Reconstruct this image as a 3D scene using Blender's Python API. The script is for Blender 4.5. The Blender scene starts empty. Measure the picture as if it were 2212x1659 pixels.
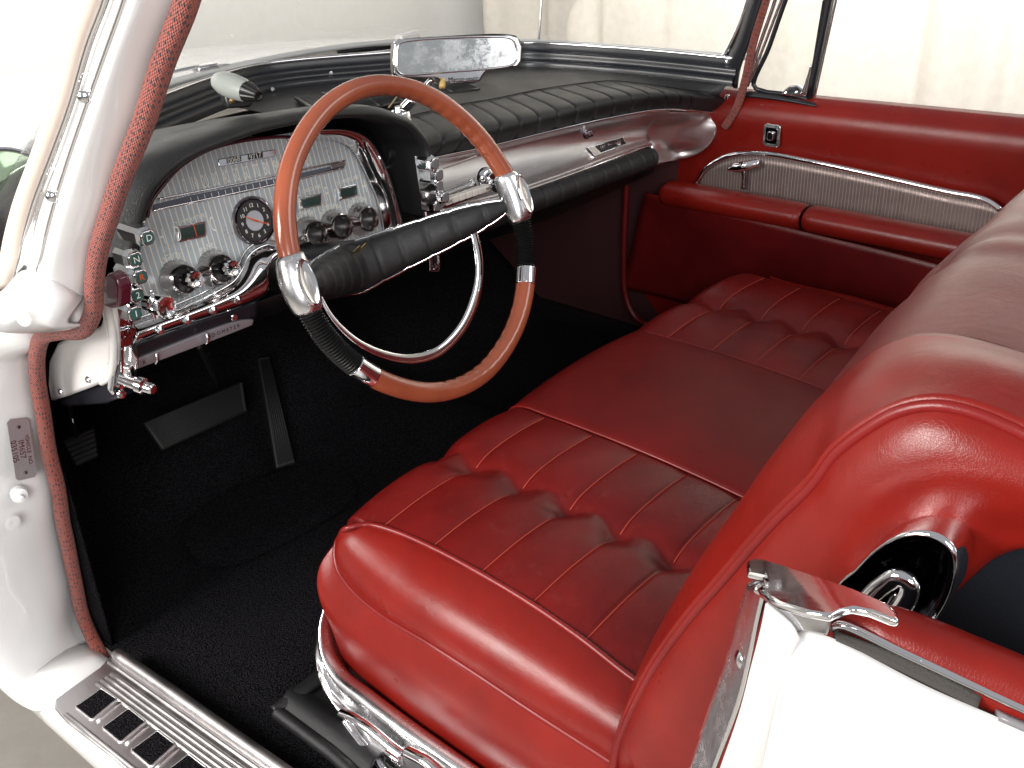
import bpy, bmesh, math, random
import numpy as np
from mathutils import Vector, Matrix
random.seed(7); rng = np.random.default_rng(7)
sc = bpy.context.scene
COL = sc.collection
# ------------------------------------------------------------------ camera
CAMP = np.array([-1.432, -1.007, 1.215])
YAW, PIT, ROL, FOC = [math.radians(a) for a in (-49.474, -27.28, -2.382)] + [2186.3]
Fw = np.array([-math.sin(YAW)*math.cos(PIT), math.cos(YAW)*math.cos(PIT), math.sin(PIT)])
R0 = np.cross(Fw, [0, 0, 1]); R0 /= np.linalg.norm(R0); U0 = np.cross(R0, Fw)
Rt = math.cos(ROL)*R0 + math.sin(ROL)*U0; Up = -math.sin(ROL)*R0 + math.cos(ROL)*U0
cd = bpy.data.cameras.new('camera'); cam = bpy.data.objects.new('camera', cd); COL.objects.link(cam)
M = Matrix.Identity(4)
for i in range(3):
    M[i][0], M[i][1], M[i][2], M[i][3] = Rt[i], Up[i], -Fw[i], CAMP[i]
cam.matrix_world = M
cd.sensor_width = 36; cd.lens = 36*FOC/2212; cd.clip_start = .02; cd.clip_end = 100
sc.camera = cam
# ------------------------------------------------------------------ studio light and added lamps
W = bpy.data.worlds.new("World"); sc.world = W; W.use_nodes = True
bg = W.node_tree.nodes['Background']; bg.inputs[0].default_value = (.93, .95, 1, 1); bg.inputs[1].default_value = .27
def area(name, loc, target, size, sy, power, col=(1, 1, 1)):
    l = bpy.data.lights.new(name, 'AREA'); l.shape = 'RECTANGLE'; l.size = size; l.size_y = sy; l.energy = power; l.color = col
    o = bpy.data.objects.new(name, l); COL.objects.link(o); o.location = loc
    o.rotation_euler = (Vector(target)-Vector(loc)).to_track_quat('-Z', 'Y').to_euler()
    return o
area('softbox_left', (-2.7, .75, 1.55), (-.6, -.1, .25), 1.0, 1.0, 68, (1, .965, .92))
area('rear_fill', (-3.3, -2.6, 2.0), (-.5, .2, .4), 1.4, 1.4, 76, (1, .99, .98))  # unseen lamp added to brighten rear-facing bodywork and the instrument panel
area('softbox_overhead', (.9, -2.6, 2.6), (0, -.2, .7), 2.2, .8, 17, (1, .98, .96))
area('mirror_fill', (-.30, -3.8, 1.25), (0, .3, .9), .45, 1.1, 2.2)  # unseen lamp added so the rear-view mirror reflects something bright
for l_ in (area('wall_wash', (1.6, 2.5, 3.0), (1.7, 4.0, 1.3), 6.5, .5, 94, (1, .98, .96)), area('curtain_wash', (2.1, .2, 2.9), (3.9, .5, 1.5), 4.0, .8, 60, (1, .99, .97))): l_.data.spread = math.radians(95)  # lamps added out of view to brighten the wall and the curtain
vs = sc.view_settings; vs.view_transform = 'Standard'; vs.look = 'None'; vs.gamma = 1; vs.exposure = .55; vs.use_curve_mapping = False
sc.cycles.max_bounces = 10; sc.cycles.transparent_max_bounces = 12
# ------------------------------------------------------------------ helpers
def ray(px, py): return Fw + Rt*(px-1106)/FOC - Up*(py-829.5)/FOC
def QP(px, py, n, P0):
    n = np.array(n, float); r = ray(px, py); return CAMP + r*((np.array(P0)-CAMP) @ n)/(r @ n)
def QX(px, py, x): return QP(px, py, (1, 0, 0), (x, 0, 0))
def QY(px, py, y): return QP(px, py, (0, 1, 0), (0, y, 0))
def QZ(px, py, z): return QP(px, py, (0, 0, 1), (0, 0, z))
GZ = -.33                                                           # studio floor; z = 0 is the car's carpet
def A(*v): return np.array(v, float)
def spl(pts, n, closed=False):
    P = [np.array(p, float) for p in pts]
    if len(P) == 2 and not closed: 
        return np.array([P[0]+(P[1]-P[0])*t for t in np.linspace(0, 1, n)])
    if closed: Q = [P[-1]]+P+[P[0], P[1]]
    else: Q = [2*P[0]-P[1]]+P+[2*P[-1]-P[-2]]
    out = []
    for i in range(1, len(Q)-2):
        p0, p1, p2, p3 = Q[i-1:i+3]
        t0 = 0; t1 = t0+max(np.linalg.norm(p1-p0), 1e-6)**.5; t2 = t1+max(np.linalg.norm(p2-p1), 1e-6)**.5; t3 = t2+max(np.linalg.norm(p3-p2), 1e-6)**.5
        for t in np.linspace(t1, t2, 16, endpoint=False):
            a1 = (t1-t)/(t1-t0)*p0+(t-t0)/(t1-t0)*p1; a2 = (t2-t)/(t2-t1)*p1+(t-t1)/(t2-t1)*p2; a3 = (t3-t)/(t3-t2)*p2+(t-t2)/(t3-t2)*p3
            b1 = (t2-t)/(t2-t0)*a1+(t-t0)/(t2-t0)*a2; b2 = (t3-t)/(t3-t1)*a2+(t-t1)/(t3-t1)*a3
            out.append((t2-t)/(t2-t1)*b1+(t-t1)/(t2-t1)*b2)
    out.append(P[0] if closed else P[-1]); out = np.array(out)
    d = np.r_[0, np.cumsum(np.linalg.norm(np.diff(out, axis=0), axis=1))]
    s = np.linspace(0, d[-1], n+1)[:-1] if closed else np.linspace(0, d[-1], n)
    return np.array([[np.interp(x, d, out[:, k]) for k in range(out.shape[1])] for x in s])
def finish(name, me, mat, parent, smooth=True, label=None, bevel=0, thick=0, off=-1, subsurf=0, sharp=None):
    o = bpy.data.objects.new(name, me); COL.objects.link(o)
    if mat: me.materials.append(mat)
    if smooth:
        me.polygons.foreach_set('use_smooth', [True]*len(me.polygons))
        if sharp: me.set_sharp_from_angle(angle=math.radians(sharp))
    if thick:
        m = o.modifiers.new('thickness', 'SOLIDIFY'); m.thickness = thick; m.offset = off
    if bevel:
        m = o.modifiers.new('bevel', 'BEVEL'); m.width = bevel; m.segments = 2; m.limit_method = 'ANGLE'; m.angle_limit = math.radians(35)
    if subsurf:
        m = o.modifiers.new('sub', 'SUBSURF'); m.levels = m.render_levels = subsurf
    if parent:
        o.parent = parent
        if parent.get('root'): o.location = -Vector(parent.location)
    if label: o['label'] = label
    return o
def mesh(name, V, Fc, mat, parent=None, uv=None, **k):
    me = bpy.data.meshes.new(name); me.from_pydata([tuple(map(float, v)) for v in V], [], Fc); me.update()
    if uv is not None:
        l = me.uv_layers.new(name='UVMap')
        for p in me.polygons:
            us = [uv[me.loops[i].vertex_index] if not callable(uv) else uv(i) for i in p.loop_indices]
            for i, u in zip(p.loop_indices, us): l.data[i].uv = u
    return finish(name, me, mat, parent, **k)
def grid(name, P, mat, parent=None, cu=False, cv=False, uv=False, **k):
    P = np.asarray(P); n, m = P.shape[:2]; V = P.reshape(-1, 3); Fc = []
    for i in range(n if cu else n-1):
        for j in range(m if cv else m-1):
            a, b = i, (i+1) % n; c, d = j, (j+1) % m
            Fc.append((a*m+c, a*m+d, b*m+d, b*m+c))
    U = [(i/(n-1), j/(m-1)) for i in range(n) for j in range(m)] if uv else None
    return mesh(name, V, Fc, mat, parent, uv=U, **k)
def loft(name, rows, mat, parent=None, nu=24, nv=None, lin=False, **k):
    R = [spl(r, nu) for r in rows]; nv = nv or len(rows)*4
    if lin or len(rows) == 2: G = [[None]*nv for _ in range(nu)]
    P = np.zeros((nu, nv, 3))
    for i in range(nu): P[i] = spl([r[i] for r in R], nv)
    return grid(name, P, mat, parent, **k)
def frames(P, closed):
    n = len(P); T = np.zeros_like(P)
    for i in range(n):
        T[i] = P[(i+1) % n]-P[i-1] if closed or 0 < i < n-1 else (P[1]-P[0] if i == 0 else P[-1]-P[-2])
        T[i] /= np.linalg.norm(T[i])+1e-12
    return T
def tube_pts(pts, r, n=12, seg=None, closed=False, up=None, flat=1.0):
    P = spl(pts, seg or max(8, len(pts)*6), closed); T = frames(P, closed); m = len(P)
    rr = np.full(m, r) if np.isscalar(r) else np.interp(np.linspace(0, 1, m), np.linspace(0, 1, len(r)), r)
    N = np.array(up if up is not None else ((0, 0, 1) if abs(T[0][2]) < .9 else (1, 0, 0)), float); G = []
    for i in range(m):
        if up is not None: N = np.array(up, float)
        N = N-T[i]*(N@T[i]); N /= np.linalg.norm(N)+1e-12; B = np.cross(T[i], N)
        G.append([P[i]+rr[i]*(math.cos(a)*flat*N+math.sin(a)*B) for a in np.linspace(0, 2*math.pi, n, endpoint=False)])
    return np.array(G), P
def tube(name, pts, r, mat, parent=None, n=12, seg=None, closed=False, up=None, flat=1.0, cap=True, uvlen=None, **k):
    G, P = tube_pts(pts, r, n, seg, closed, up, flat); m = len(P); V = list(G.reshape(-1, 3)); Fc = []
    for i in range(m if closed else m-1):
        for j in range(n):
            b = (i+1) % m; d = (j+1) % n; Fc.append((i*n+j, i*n+d, b*n+d, b*n+j))
    if cap and not closed: Fc.append(tuple(range(n))[::-1]); Fc.append(tuple((m-1)*n+j for j in range(n)))
    me = bpy.data.meshes.new(name); me.from_pydata([tuple(map(float, v)) for v in V], [], Fc); me.update()
    if uvlen:
        L = np.r_[0, np.cumsum(np.linalg.norm(np.diff(P, axis=0), axis=1))]; l = me.uv_layers.new(name='UVMap')
        for p in me.polygons:
            for li in p.loop_indices:
                vi = me.loops[li].vertex_index; i, j = divmod(vi, n); jj = j
                if j == 0 and any(me.loops[q].vertex_index % n == n-1 for q in p.loop_indices): jj = n
                l.data[li].uv = (L[i]*uvlen, jj/n)
    o = finish(name, me, mat, parent, **k)
    return o
def basis(n, up=(0, 0, 1)):
    n = np.array(n, float); n /= np.linalg.norm(n); u = np.array(up, float); u = u-n*(u@n); u /= np.linalg.norm(u); r = np.cross(u, n)
    return r, u, n                                                  # right, up, out
def lathe(name, prof, c, axis, mat, parent=None, n=24, up=(0, 0, 1), flute=None, sx=1, **k):
    r, u, a = basis(axis, up); V = []; Fc = []; m = len(prof)
    for (d, q) in prof:
        for j in range(n):
            t = 2*math.pi*j/n; qq = q*(1+(flute[1]*math.cos(flute[0]*t) if flute else 0))
            V.append(np.array(c)+a*d+qq*(sx*math.cos(t)*r+math.sin(t)*u))
    for i in range(m-1):
        for j in range(n):
            e = (j+1) % n; Fc.append((i*n+j, i*n+e, (i+1)*n+e, (i+1)*n+j))
    if prof[0][1] > 1e-6: Fc.append(tuple(range(n))[::-1])
    if prof[-1][1] > 1e-6: Fc.append(tuple((m-1)*n+j for j in range(n)))
    return mesh(name, V, Fc, mat, parent, **{'sharp': 40, **k})
def prism(name, pts, dirv, mat, parent=None, bevel=.001, **k):
    """polygon of 3-D points pushed along dirv"""
    pts = [np.array(p, float) for p in pts]; d = np.array(dirv, float); n = len(pts)
    V = pts+[p+d for p in pts]; Fc = [tuple(range(n)), tuple(range(2*n-1, n-1, -1))]
    for i in range(n): Fc.append((i, i+n, (i+1) % n+n, (i+1) % n))
    me = bpy.data.meshes.new(name); me.from_pydata([tuple(map(float, v)) for v in V], [], Fc)
    b = bmesh.new(); b.from_mesh(me); bmesh.ops.recalc_face_normals(b, faces=b.faces); b.to_mesh(me); b.free()
    return finish(name, me, mat, parent, bevel=bevel, sharp=30, **k)
def box(name, c, size, mat, parent=None, axes=None, bevel=.001, **k):
    ax = axes or (A(1, 0, 0), A(0, 1, 0), A(0, 0, 1)); c = np.array(c, float); x, y, z = [np.array(a)*s/2 for a, s in zip(ax, size)]
    return prism(name, [c-x-y-z, c+x-y-z, c+x+y-z, c-x+y-z], 2*z, mat, parent, bevel=bevel, **k)
def rrect(c, r, u, w, h, rad, n=4):
    out = []
    for sx, sy, a0 in ((1, 1, 0), (-1, 1, 90), (-1, -1, 180), (1, -1, 270)):
        for q in range(n+1):
            a = math.radians(a0+90*q/n); out.append(np.array(c)+r*(sx*(w/2-rad)+rad*math.cos(a))+u*(sy*(h/2-rad)+rad*math.sin(a)))
    return out
def text(name, s, c, r, u, size, mat, parent=None, ext=.0004, sx=1.0, align='CENTER', bend=None):
    cu = bpy.data.curves.new(name, 'FONT'); cu.body = s; cu.size = size; cu.extrude = 0; cu.align_x = align; cu.align_y = 'CENTER'; cu.resolution_u = 3
    o = bpy.data.objects.new(name, cu); COL.objects.link(o); dg = bpy.context.evaluated_depsgraph_get()
    me = bpy.data.meshes.new_from_object(o.evaluated_get(dg)); bpy.data.objects.remove(o); bpy.data.curves.remove(cu)
    r = np.array(r, float); u = np.array(u, float); nrm = np.cross(r, u)
    for v in me.vertices:
        x, y = v.co.x*sx, v.co.y
        if bend: a = x/bend; x, y = (bend+y)*math.sin(a), (bend+y)*math.cos(a)
        v.co = Vector(np.array(c)+r*x+u*y+nrm*ext)
    return finish(name, me, mat, parent, smooth=False, thick=ext, off=-1)
# ------------------------------------------------------------------ materials
class NT:
    def __init__(s, name):
        s.m = bpy.data.materials.new(name); s.m.use_nodes = True; s.t = s.m.node_tree; s.b = s.t.nodes['Principled BSDF']; s.out = s.t.nodes['Material Output']
        s.tc = s.n('ShaderNodeTexCoord')
    def n(s, typ, **k):
        q = s.t.nodes.new(typ)
        for a, v in k.items(): setattr(q, a, v)
        return q
    def l(s, a, b): s.t.links.new(a, b)
    def setb(s, **k):
        for a, v in k.items():
            i = s.b.inputs[a.replace('_', ' ')]
            if hasattr(v, 'is_linked') or hasattr(v, 'links'): s.l(v, i)
            else: i.default_value = (*v, 1) if isinstance(v, tuple) and len(v) == 3 else v
    def noise(s, scale, detail=3, vec=None, rough=.5, dist=0):
        q = s.n('ShaderNodeTexNoise'); q.inputs['Scale'].default_value = scale; q.inputs['Detail'].default_value = detail
        q.inputs['Roughness'].default_value = rough; q.inputs['Distortion'].default_value = dist
        s.l(vec or s.tc.outputs['Object'], q.inputs['Vector']); return q.outputs[0]
    def vor(s, scale, feature='F1', vec=None, rnd=1):
        q = s.n('ShaderNodeTexVoronoi', feature=feature); q.inputs['Scale'].default_value = scale; q.inputs['Randomness'].default_value = rnd
        s.l(vec or s.tc.outputs['Object'], q.inputs['Vector']); return q.outputs[0]
    def ramp(s, f, stops, interp='LINEAR'):
        q = s.n('ShaderNodeValToRGB'); e = q.color_ramp.elements; q.color_ramp.interpolation = interp
        while len(e) < len(stops): e.new(.5)
        for k, (p, c) in zip(e, stops): k.position = p; k.color = (*c, 1) if isinstance(c, tuple) else (c, c, c, 1)
        s.l(f, q.inputs[0]); return q.outputs[0]
    def math(s, op, a, b=None, c=None):
        q = s.n('ShaderNodeMath', operation=op)
        for i, x in enumerate((a, b, c)):
            if x is None: continue
            if isinstance(x, (int, float)): q.inputs[i].default_value = x
            else: s.l(x, q.inputs[i])
        return q.outputs[0]
    def mix(s, f, a, b):
        q = s.n('ShaderNodeMix', data_type='RGBA')
        for i, x in ((0, f), (6, a), (7, b)):
            if isinstance(x, (int, float)): q.inputs[i].default_value = x
            elif isinstance(x, tuple): q.inputs[i].default_value = (*x, 1)
            else: s.l(x, q.inputs[i])
        return q.outputs[2]
    def bump(s, h, strength=.3, dist=.001, nrm=None):
        q = s.n('ShaderNodeBump'); q.inputs['Strength'].default_value = strength; q.inputs['Distance'].default_value = dist
        s.l(h, q.inputs['Height'])
        if nrm: s.l(nrm, q.inputs['Normal'])
        return q.outputs[0]
    def xyz(s, i):
        q = s.n('ShaderNodeSeparateXYZ'); s.l(s.tc.outputs['Object'], q.inputs[0]); return q.outputs[i]
def leather(name, c1, c2, rough=.36, grain=420, gs=.35, wear=None, sheen=0, spec=.40):
    m = NT(name); f = m.noise(7, 5, rough=.65)
    base = m.mix(m.ramp(f, [(.35, 0.), (.68, 1.)]), c1, c2)
    if wear:
        w = m.noise(24, 6, rough=.7, dist=1.5); base = m.mix(m.ramp(w, [(.56, 0.), (.72, .55)]), base, wear)
    v = m.vor(grain, 'DISTANCE_TO_EDGE'); g = m.ramp(v, [(0, 0.), (.12, 1.)])
    cre = m.noise(26, 4, rough=.55, dist=1.2)
    b1 = m.bump(g, gs, .0005); b2 = m.bump(cre, .12, .004, b1)
    rr = m.ramp(m.noise(16, 4), [(.3, rough-.04), (.75, rough+.05)])
    m.setb(Base_Color=base, Roughness=rr, Normal=b2, Specular_IOR_Level=spec)
    if sheen: m.setb(Coat_Weight=sheen, Coat_Roughness=.3)
    return m.m
def metal(name, c=(.86, .86, .87), rough=.05, smear=.06, brush=None):
    m = NT(name)
    rr = m.ramp(m.noise(35, 5, rough=.7), [(.35, rough), (.8, rough+smear)])
    m.setb(Base_Color=c, Metallic=1., Roughness=rr)
    if brush:
        mp = m.n('ShaderNodeMapping'); m.l(m.tc.outputs['Object'], mp.inputs[0]); mp.inputs['Scale'].default_value = brush
        m.setb(Normal=m.bump(m.noise(1, 4, mp.outputs[0]), .12, .001))
    else: m.setb(Normal=m.bump(m.noise(30, 3), .05, .002))
    return m.m
def plain(name, c, rough=.5, metal_=0., bumps=None, coat=0, var=.0):
    m = NT(name)
    col = m.mix(m.ramp(m.noise(18, 4), [(.3, 0.), (.7, 1.)]), tuple(x*(1-var) for x in c), tuple(min(1, x*(1+var)) for x in c)) if var else c
    m.setb(Base_Color=col, Roughness=rough, Metallic=metal_)
    if bumps: m.setb(Normal=m.bump(m.noise(bumps[0], 4), bumps[1], .001))
    if coat: m.setb(Coat_Weight=coat, Coat_Roughness=.04)
    return m.m
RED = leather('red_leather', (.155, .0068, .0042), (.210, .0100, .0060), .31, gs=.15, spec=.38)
REDC = leather('shaded_seat_leather', (.105, .0048, .0042), (.150, .0068, .0055), .42, gs=.15, spec=.20)  # same red leather, darkened for the shade on the seat centre
REDW = leather('worn_red_leather', (.100, .0046, .0044), (.165, .0075, .0060), .34, gs=.15, wear=(.16, .024, .020), spec=.28)
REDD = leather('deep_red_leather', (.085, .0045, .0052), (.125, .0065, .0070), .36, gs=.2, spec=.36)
REDP = leather('red_piping', (.15, .007, .0065), (.20, .011, .010), .34, gs=.1)
STITCH = plain('orange_thread', (.40, .05, .025), .7)
SEAM = plain('dark_seam', (.03, .004, .004), .8)
BLKL = leather('black_leather', (.011, .011, .012), (.020, .020, .021), .40, 500, .45)
BLKS = leather('black_vinyl', (.009, .009, .010), (.015, .015, .016), .42, 520, .3)
BLKP = plain('black_paint', (.009, .010, .014), .34, coat=.2, bumps=(12, .02))
BLKM = plain('black_plastic', (.008, .008, .008), .35, bumps=(200, .05))
CHR = metal('chrome'); CHRW = metal('worn_chrome', (.78, .78, .80), .09, .12)
SAT = metal('satin_aluminium', (.84, .82, .81), .28, .08, (3, 300, 300))
ALU = metal('polished_aluminium', (.80, .80, .81), .20, .14)
DKCHR = metal('smoked_chrome', (.30, .27, .29), .08, .05)
GOLD = metal('gold_trim', (.85, .62, .25), .18)
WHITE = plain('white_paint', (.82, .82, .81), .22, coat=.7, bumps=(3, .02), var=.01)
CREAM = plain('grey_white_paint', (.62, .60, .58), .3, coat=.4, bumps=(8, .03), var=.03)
IVORY = plain('ivory_plastic', (.75, .72, .66), .3)
AMBER = plain('aged_plastic', (.62, .42, .15), .35)
LETT = plain('pale_print', (.80, .80, .74), .5)
LETD = plain('dark_print', (.03, .03, .03), .5)
ORANGE = plain('orange_needle', (.75, .10, .02), .4)
DIAL = plain('dark_dial', (.030, .028, .030), .35)
GREEN = plain('dark_green_glass', (.02, .045, .04), .1, coat=.5)
MAROON = plain('maroon_gloss', (.07, .008, .018), .25, coat=.3)
RUB = plain('black_rubber', (.010, .010, .010), .6, bumps=(150, .2))
def brown():
    m = NT('brown_bakelite'); f = m.noise(9, 4, rough=.6)
    base = m.mix(m.ramp(f, [(.3, 0.), (.75, 1.)]), (.25, .058, .027), (.34, .086, .040))
    mp = m.n('ShaderNodeMapping'); m.l(m.tc.outputs['Object'], mp.inputs[0]); mp.inputs['Scale'].default_value = (60, 60, 60)
    c = m.ramp(m.vor(1.0, 'DISTANCE_TO_EDGE', mp.outputs[0]), [(0, 1.), (.012, 0.)])
    mask = m.ramp(m.noise(5, 2), [(.57, 0.), (.62, .4)])
    base = m.mix(m.math('MULTIPLY', c, mask), base, (.12, .03, .015))
    m.setb(Base_Color=base, Roughness=.22, Coat_Weight=.5, Coat_Roughness=.08, Normal=m.bump(m.noise(25, 3), .06, .003)); return m.m
BROWN = brown()
def carpet():
    m = NT('black_carpet'); v = m.vor(330, 'F1'); n = m.noise(260, 4, rough=.8)
    base = m.ramp(m.math('ADD', n, m.math('MULTIPLY', v, -.3)), [(.25, (.004, .004, .005)), (.7, (.042, .038, .043))])
    m.setb(Base_Color=base, Roughness=.95, Normal=m.bump(m.math('ADD', n, v), 1., .006), Specular_IOR_Level=.05); return m.m
CARP = carpet()
NAVY = plain('dark_blue_carpet', (.0035, .0045, .010), .95, bumps=(250, 1.))
def lace():
    m = NT('braided_windlace'); sp = m.n('ShaderNodeSeparateXYZ'); m.l(m.tc.outputs['UV'], sp.inputs[0]); u, v = sp.outputs[0], sp.outputs[1]
    mp = m.n('ShaderNodeCombineXYZ'); m.l(m.math('MULTIPLY', u, 1.), mp.inputs[0]); m.l(m.math('MULTIPLY', v, 26.), mp.inputs[1])
    a = m.math('SINE', m.math('MULTIPLY', m.math('ADD', u, m.math('MULTIPLY', v, 26.)), math.pi)); b = m.math('SINE', m.math('MULTIPLY', m.math('SUBTRACT', u, m.math('MULTIPLY', v, 26.)), math.pi))
    w = m.math('ABSOLUTE', m.math('MULTIPLY', a, b))
    dots = m.vor(.62, 'F1', mp.outputs[0], .35)
    base = m.mix(m.ramp(dots, [(.26, 1.), (.34, 0.)]), m.mix(m.ramp(w, [(0, 0.), (.35, 1.)]), (.15, .026, .017), (.37, .070, .042)), (.035, .008, .012))
    m.setb(Base_Color=base, Roughness=.85, Normal=m.bump(w, 1., .0016), Sheen_Weight=.2); return m.m
LACE = lace()
def stripes(name, base, line, pitch, axis=0, metallic=.9, rough=.32, width=.14):
    m = NT(name); x = m.xyz(axis); f = m.math('FRACT', m.math('MULTIPLY', x, 1/pitch))
    k = m.math('LESS_THAN', m.math('ABSOLUTE', m.math('SUBTRACT', f, .5)), width)
    rel = m.ramp(m.math('ABSOLUTE', m.math('SUBTRACT', f, .5)), [(width*.9, 1.), (width*1.6, 0.)])
    n = m.noise(9, 4); col = m.mix(m.ramp(n, [(.3, 0.), (.7, 1.)]), tuple(c*.88 for c in base), base)
    m.setb(Base_Color=m.mix(k, col, line), Metallic=metallic, Roughness=m.ramp(m.noise(45, 4), [(.3, rough-.08), (.7, rough+.08)]), Normal=m.bump(rel, .5, .0008)); return m.m
PANEL = stripes('pinstriped_panel', (.46, .52, .56), (.80, .76, .66), .0098, 0, .20, .34, .11)
DOORI = stripes('ribbed_door_insert', (.22, .17, .16), (.36, .29, .26), .0078, 1, .60, .40, .10)
def glass():
    m = NT('window_glass'); tr = m.n('ShaderNodeBsdfTransparent'); gl = m.n('ShaderNodeBsdfGlossy'); mx = m.n('ShaderNodeMixShader'); fr = m.n('ShaderNodeFresnel')
    tr.inputs[0].default_value = (.96, .97, .96, 1); gl.inputs['Roughness'].default_value = .01; fr.inputs[0].default_value = 1.45
    m.l(m.math('MULTIPLY', fr.outputs[0], .35), mx.inputs[0]); m.l(tr.outputs[0], mx.inputs[1]); m.l(gl.outputs[0], mx.inputs[2]); m.l(mx.outputs[0], m.out.inputs[0]); return m.m
GLASS = glass()
def mirror():
    m = NT('aged_mirror'); e = m.noise(30, 6, rough=.8); sp = m.ramp(e, [(.62, 0.), (.7, 1.)])
    m.setb(Base_Color=m.mix(m.math('MULTIPLY', sp, .7), (.80, .82, .80), (.30, .29, .28)), Metallic=1., Roughness=m.ramp(e, [(.4, .015), (.72, .35)])); return m.m
MIRR = mirror()
GMIRR = plain('green_reflection_mirror', (.30, .40, .27), .08, .35, coat=.5)  # green reflection in the side mirror is put into its colour
CURT = plain('curtain_cloth', (.72, .67, .60), .9, bumps=(300, .1), var=.05)
WALLM = plain('studio_wall_paint', (.60, .585, .56), .9, var=.02)
def concrete():
    m = NT('concrete'); n = m.noise(3, 8, rough=.7); m.setb(Base_Color=m.ramp(n, [(.3, (.22, .20, .18)), (.75, (.31, .29, .26))]), Roughness=.55, Normal=m.bump(m.noise(60, 5), .15, .002)); return m.m
CONC = concrete()
# ------------------------------------------------------------------ studio
def quad(name, c, sx, sy, mat):
    x, y = sx/2, sy/2; o = mesh(name, [(c[0]-x, c[1]-y, c[2]), (c[0]+x, c[1]-y, c[2]), (c[0]+x, c[1]+y, c[2]), (c[0]-x, c[1]+y, c[2])], [(0, 1, 2, 3)], mat, smooth=False); return o
g = quad('ground', (0, 0, GZ), 24, 24, CONC); g['kind'] = 'structure'
g = prism('wall', [(-9, 4.0, GZ), (5, 4.0, GZ), (5, 4.0, 4.5), (-9, 4.0, 4.5)], (0, .15, 0), WALLM, bevel=0); g['kind'] = 'structure'
def curtain():
    n = 700; P = np.zeros((n, 12, 3)); ph = rng.uniform(0, 6, 8)
    for i in range(n):
        s = i/(n-1)*13
        x = 3.9; y = -5.0+s*.67
        w = .07*math.sin(s*3.4+ph[0]+1.1*math.sin(s*1.3))+.025*math.sin(s*8.3+ph[1])+.012*math.sin(s*17+ph[2])
        for j in range(12):
            z = GZ+.01+(4.2)*j/11; P[i, j] = (x+w*(1+.2*math.sin(j*.5+s)), y+.03*math.sin(s*9+j*.3), z)
    o = grid('curtain', P, CURT, thick=.004); o['label'] = 'long pale beige curtain hanging in soft folds behind the car'; o['category'] = 'curtain'
curtain()
# ------------------------------------------------------------------ the car
car = bpy.data.objects.new('convertible_car', None); COL.objects.link(car); car.location = (0, 0, GZ); car['root'] = 1
car['label'] = 'white vintage convertible with red leather bench seat, black padded dashboard and two-tone steering wheel'; car['category'] = 'car'
# ---- seat cushion
ZF, ZR = .336, .300
def seat_base(x, y):
    s = min(1, max(0, -y/.5)); z = ZF+(ZR-ZF)*s+.012*math.sin(math.pi*min(1, max(0, -y/.55)))
    e = max(0, y+.002)/.058                                           # rolls over at the front
    z -= .048*e**2.4
    return z
def bow_(x, y): return y+.020*(1-min(1, abs(x)/.63)**2)*min(1, max(0, (y+.12)/.15))
PIT_S, Y0S = .093, -.040
def arch(x, x0, x1, xm):                                             # the stuffing swells between edge, buttons and edge
    a, b = (x0, xm) if x < xm else (xm, x1); return .0065*math.sin(math.pi*(x-a)/(b-a))**1.15 if a < x < b else 0
def tuft(x0, x1, xm, arc):
    nx, ny = 90, 190; P = np.zeros((nx, ny, 3))
    for i in range(nx):
        x = x0+(x1-x0)*i/(nx-1)
        for j in range(ny):
            y = Y0S+(27-j)*PIT_S/26; ph = (27-j)/26; fr = (-ph) % 1.0
            # cross seams, a crease down the middle that swings between the buttons
            a = abs(math.sin(math.pi*fr))**.40
            if y > Y0S+.046: a = 1; fr = 0
            xc = xm+arc*math.sin(math.pi*fr)*.020
            dc = abs(x-xc); c = 1-math.exp(-(dc/.018)**1.2)
            db = math.hypot(x-xm, min(fr, 1-fr)*PIT_S); but = math.exp(-(db/.026)**2)
            de = min(x-x0, x1-x); ed = 1-math.exp(-(de/.030))
            z = seat_base(x, y)+arch(x, x0, x1, xm)+.0075*a*(.25+.75*ed)*(.5+.5*c)-.0042*(1-c)-.009*but
            z += .0012*math.sin(90*x+40*y)*math.exp(-(db/.05)**2)
            P[i, j] = (x, bow_(x, y), z)
    return P
XN, XS = -.620, .199
seat = tufted = None
def cush(x0, x1, bow=.012):
    nx, ny = 40, 60; P = np.zeros((nx, ny, 3))
    for i in range(nx):
        x = x0+(x1-x0)*i/(nx-1); t = i/(nx-1)
        for j in range(ny):
            y = .057-.62*j/(ny-1); P[i, j] = (x, bow_(x, y), seat_base(x, y)+.006+bow*math.sin(math.pi*t)**.7)
    return P
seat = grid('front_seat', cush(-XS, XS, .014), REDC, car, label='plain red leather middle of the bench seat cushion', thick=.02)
def corner(P, side):                                                # the cushion narrows towards its front corners
    for i in range(P.shape[0]):
        for j in range(P.shape[1]):
            x, y, z = P[i, j]; k = max(0, (y-.0)/.055); f = (abs(x)-XS)/(abs(XN)-XS)
            P[i, j, 0] = x-side*.016*k*k*f
    return P
tn = grid('tufted_panel', corner(tuft(XN, -XS, -.405, 1), -1), REDW, seat, thick=.02, label='worn tufted seat panel beside the driver door')
tf = grid('tufted_panel', corner(tuft(XS, -XN, .405, 1), 1), REDW, seat, thick=.02, label='tufted seat panel by the passenger door')
def seam_z(x, y): return seat_base(x, y)
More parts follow.
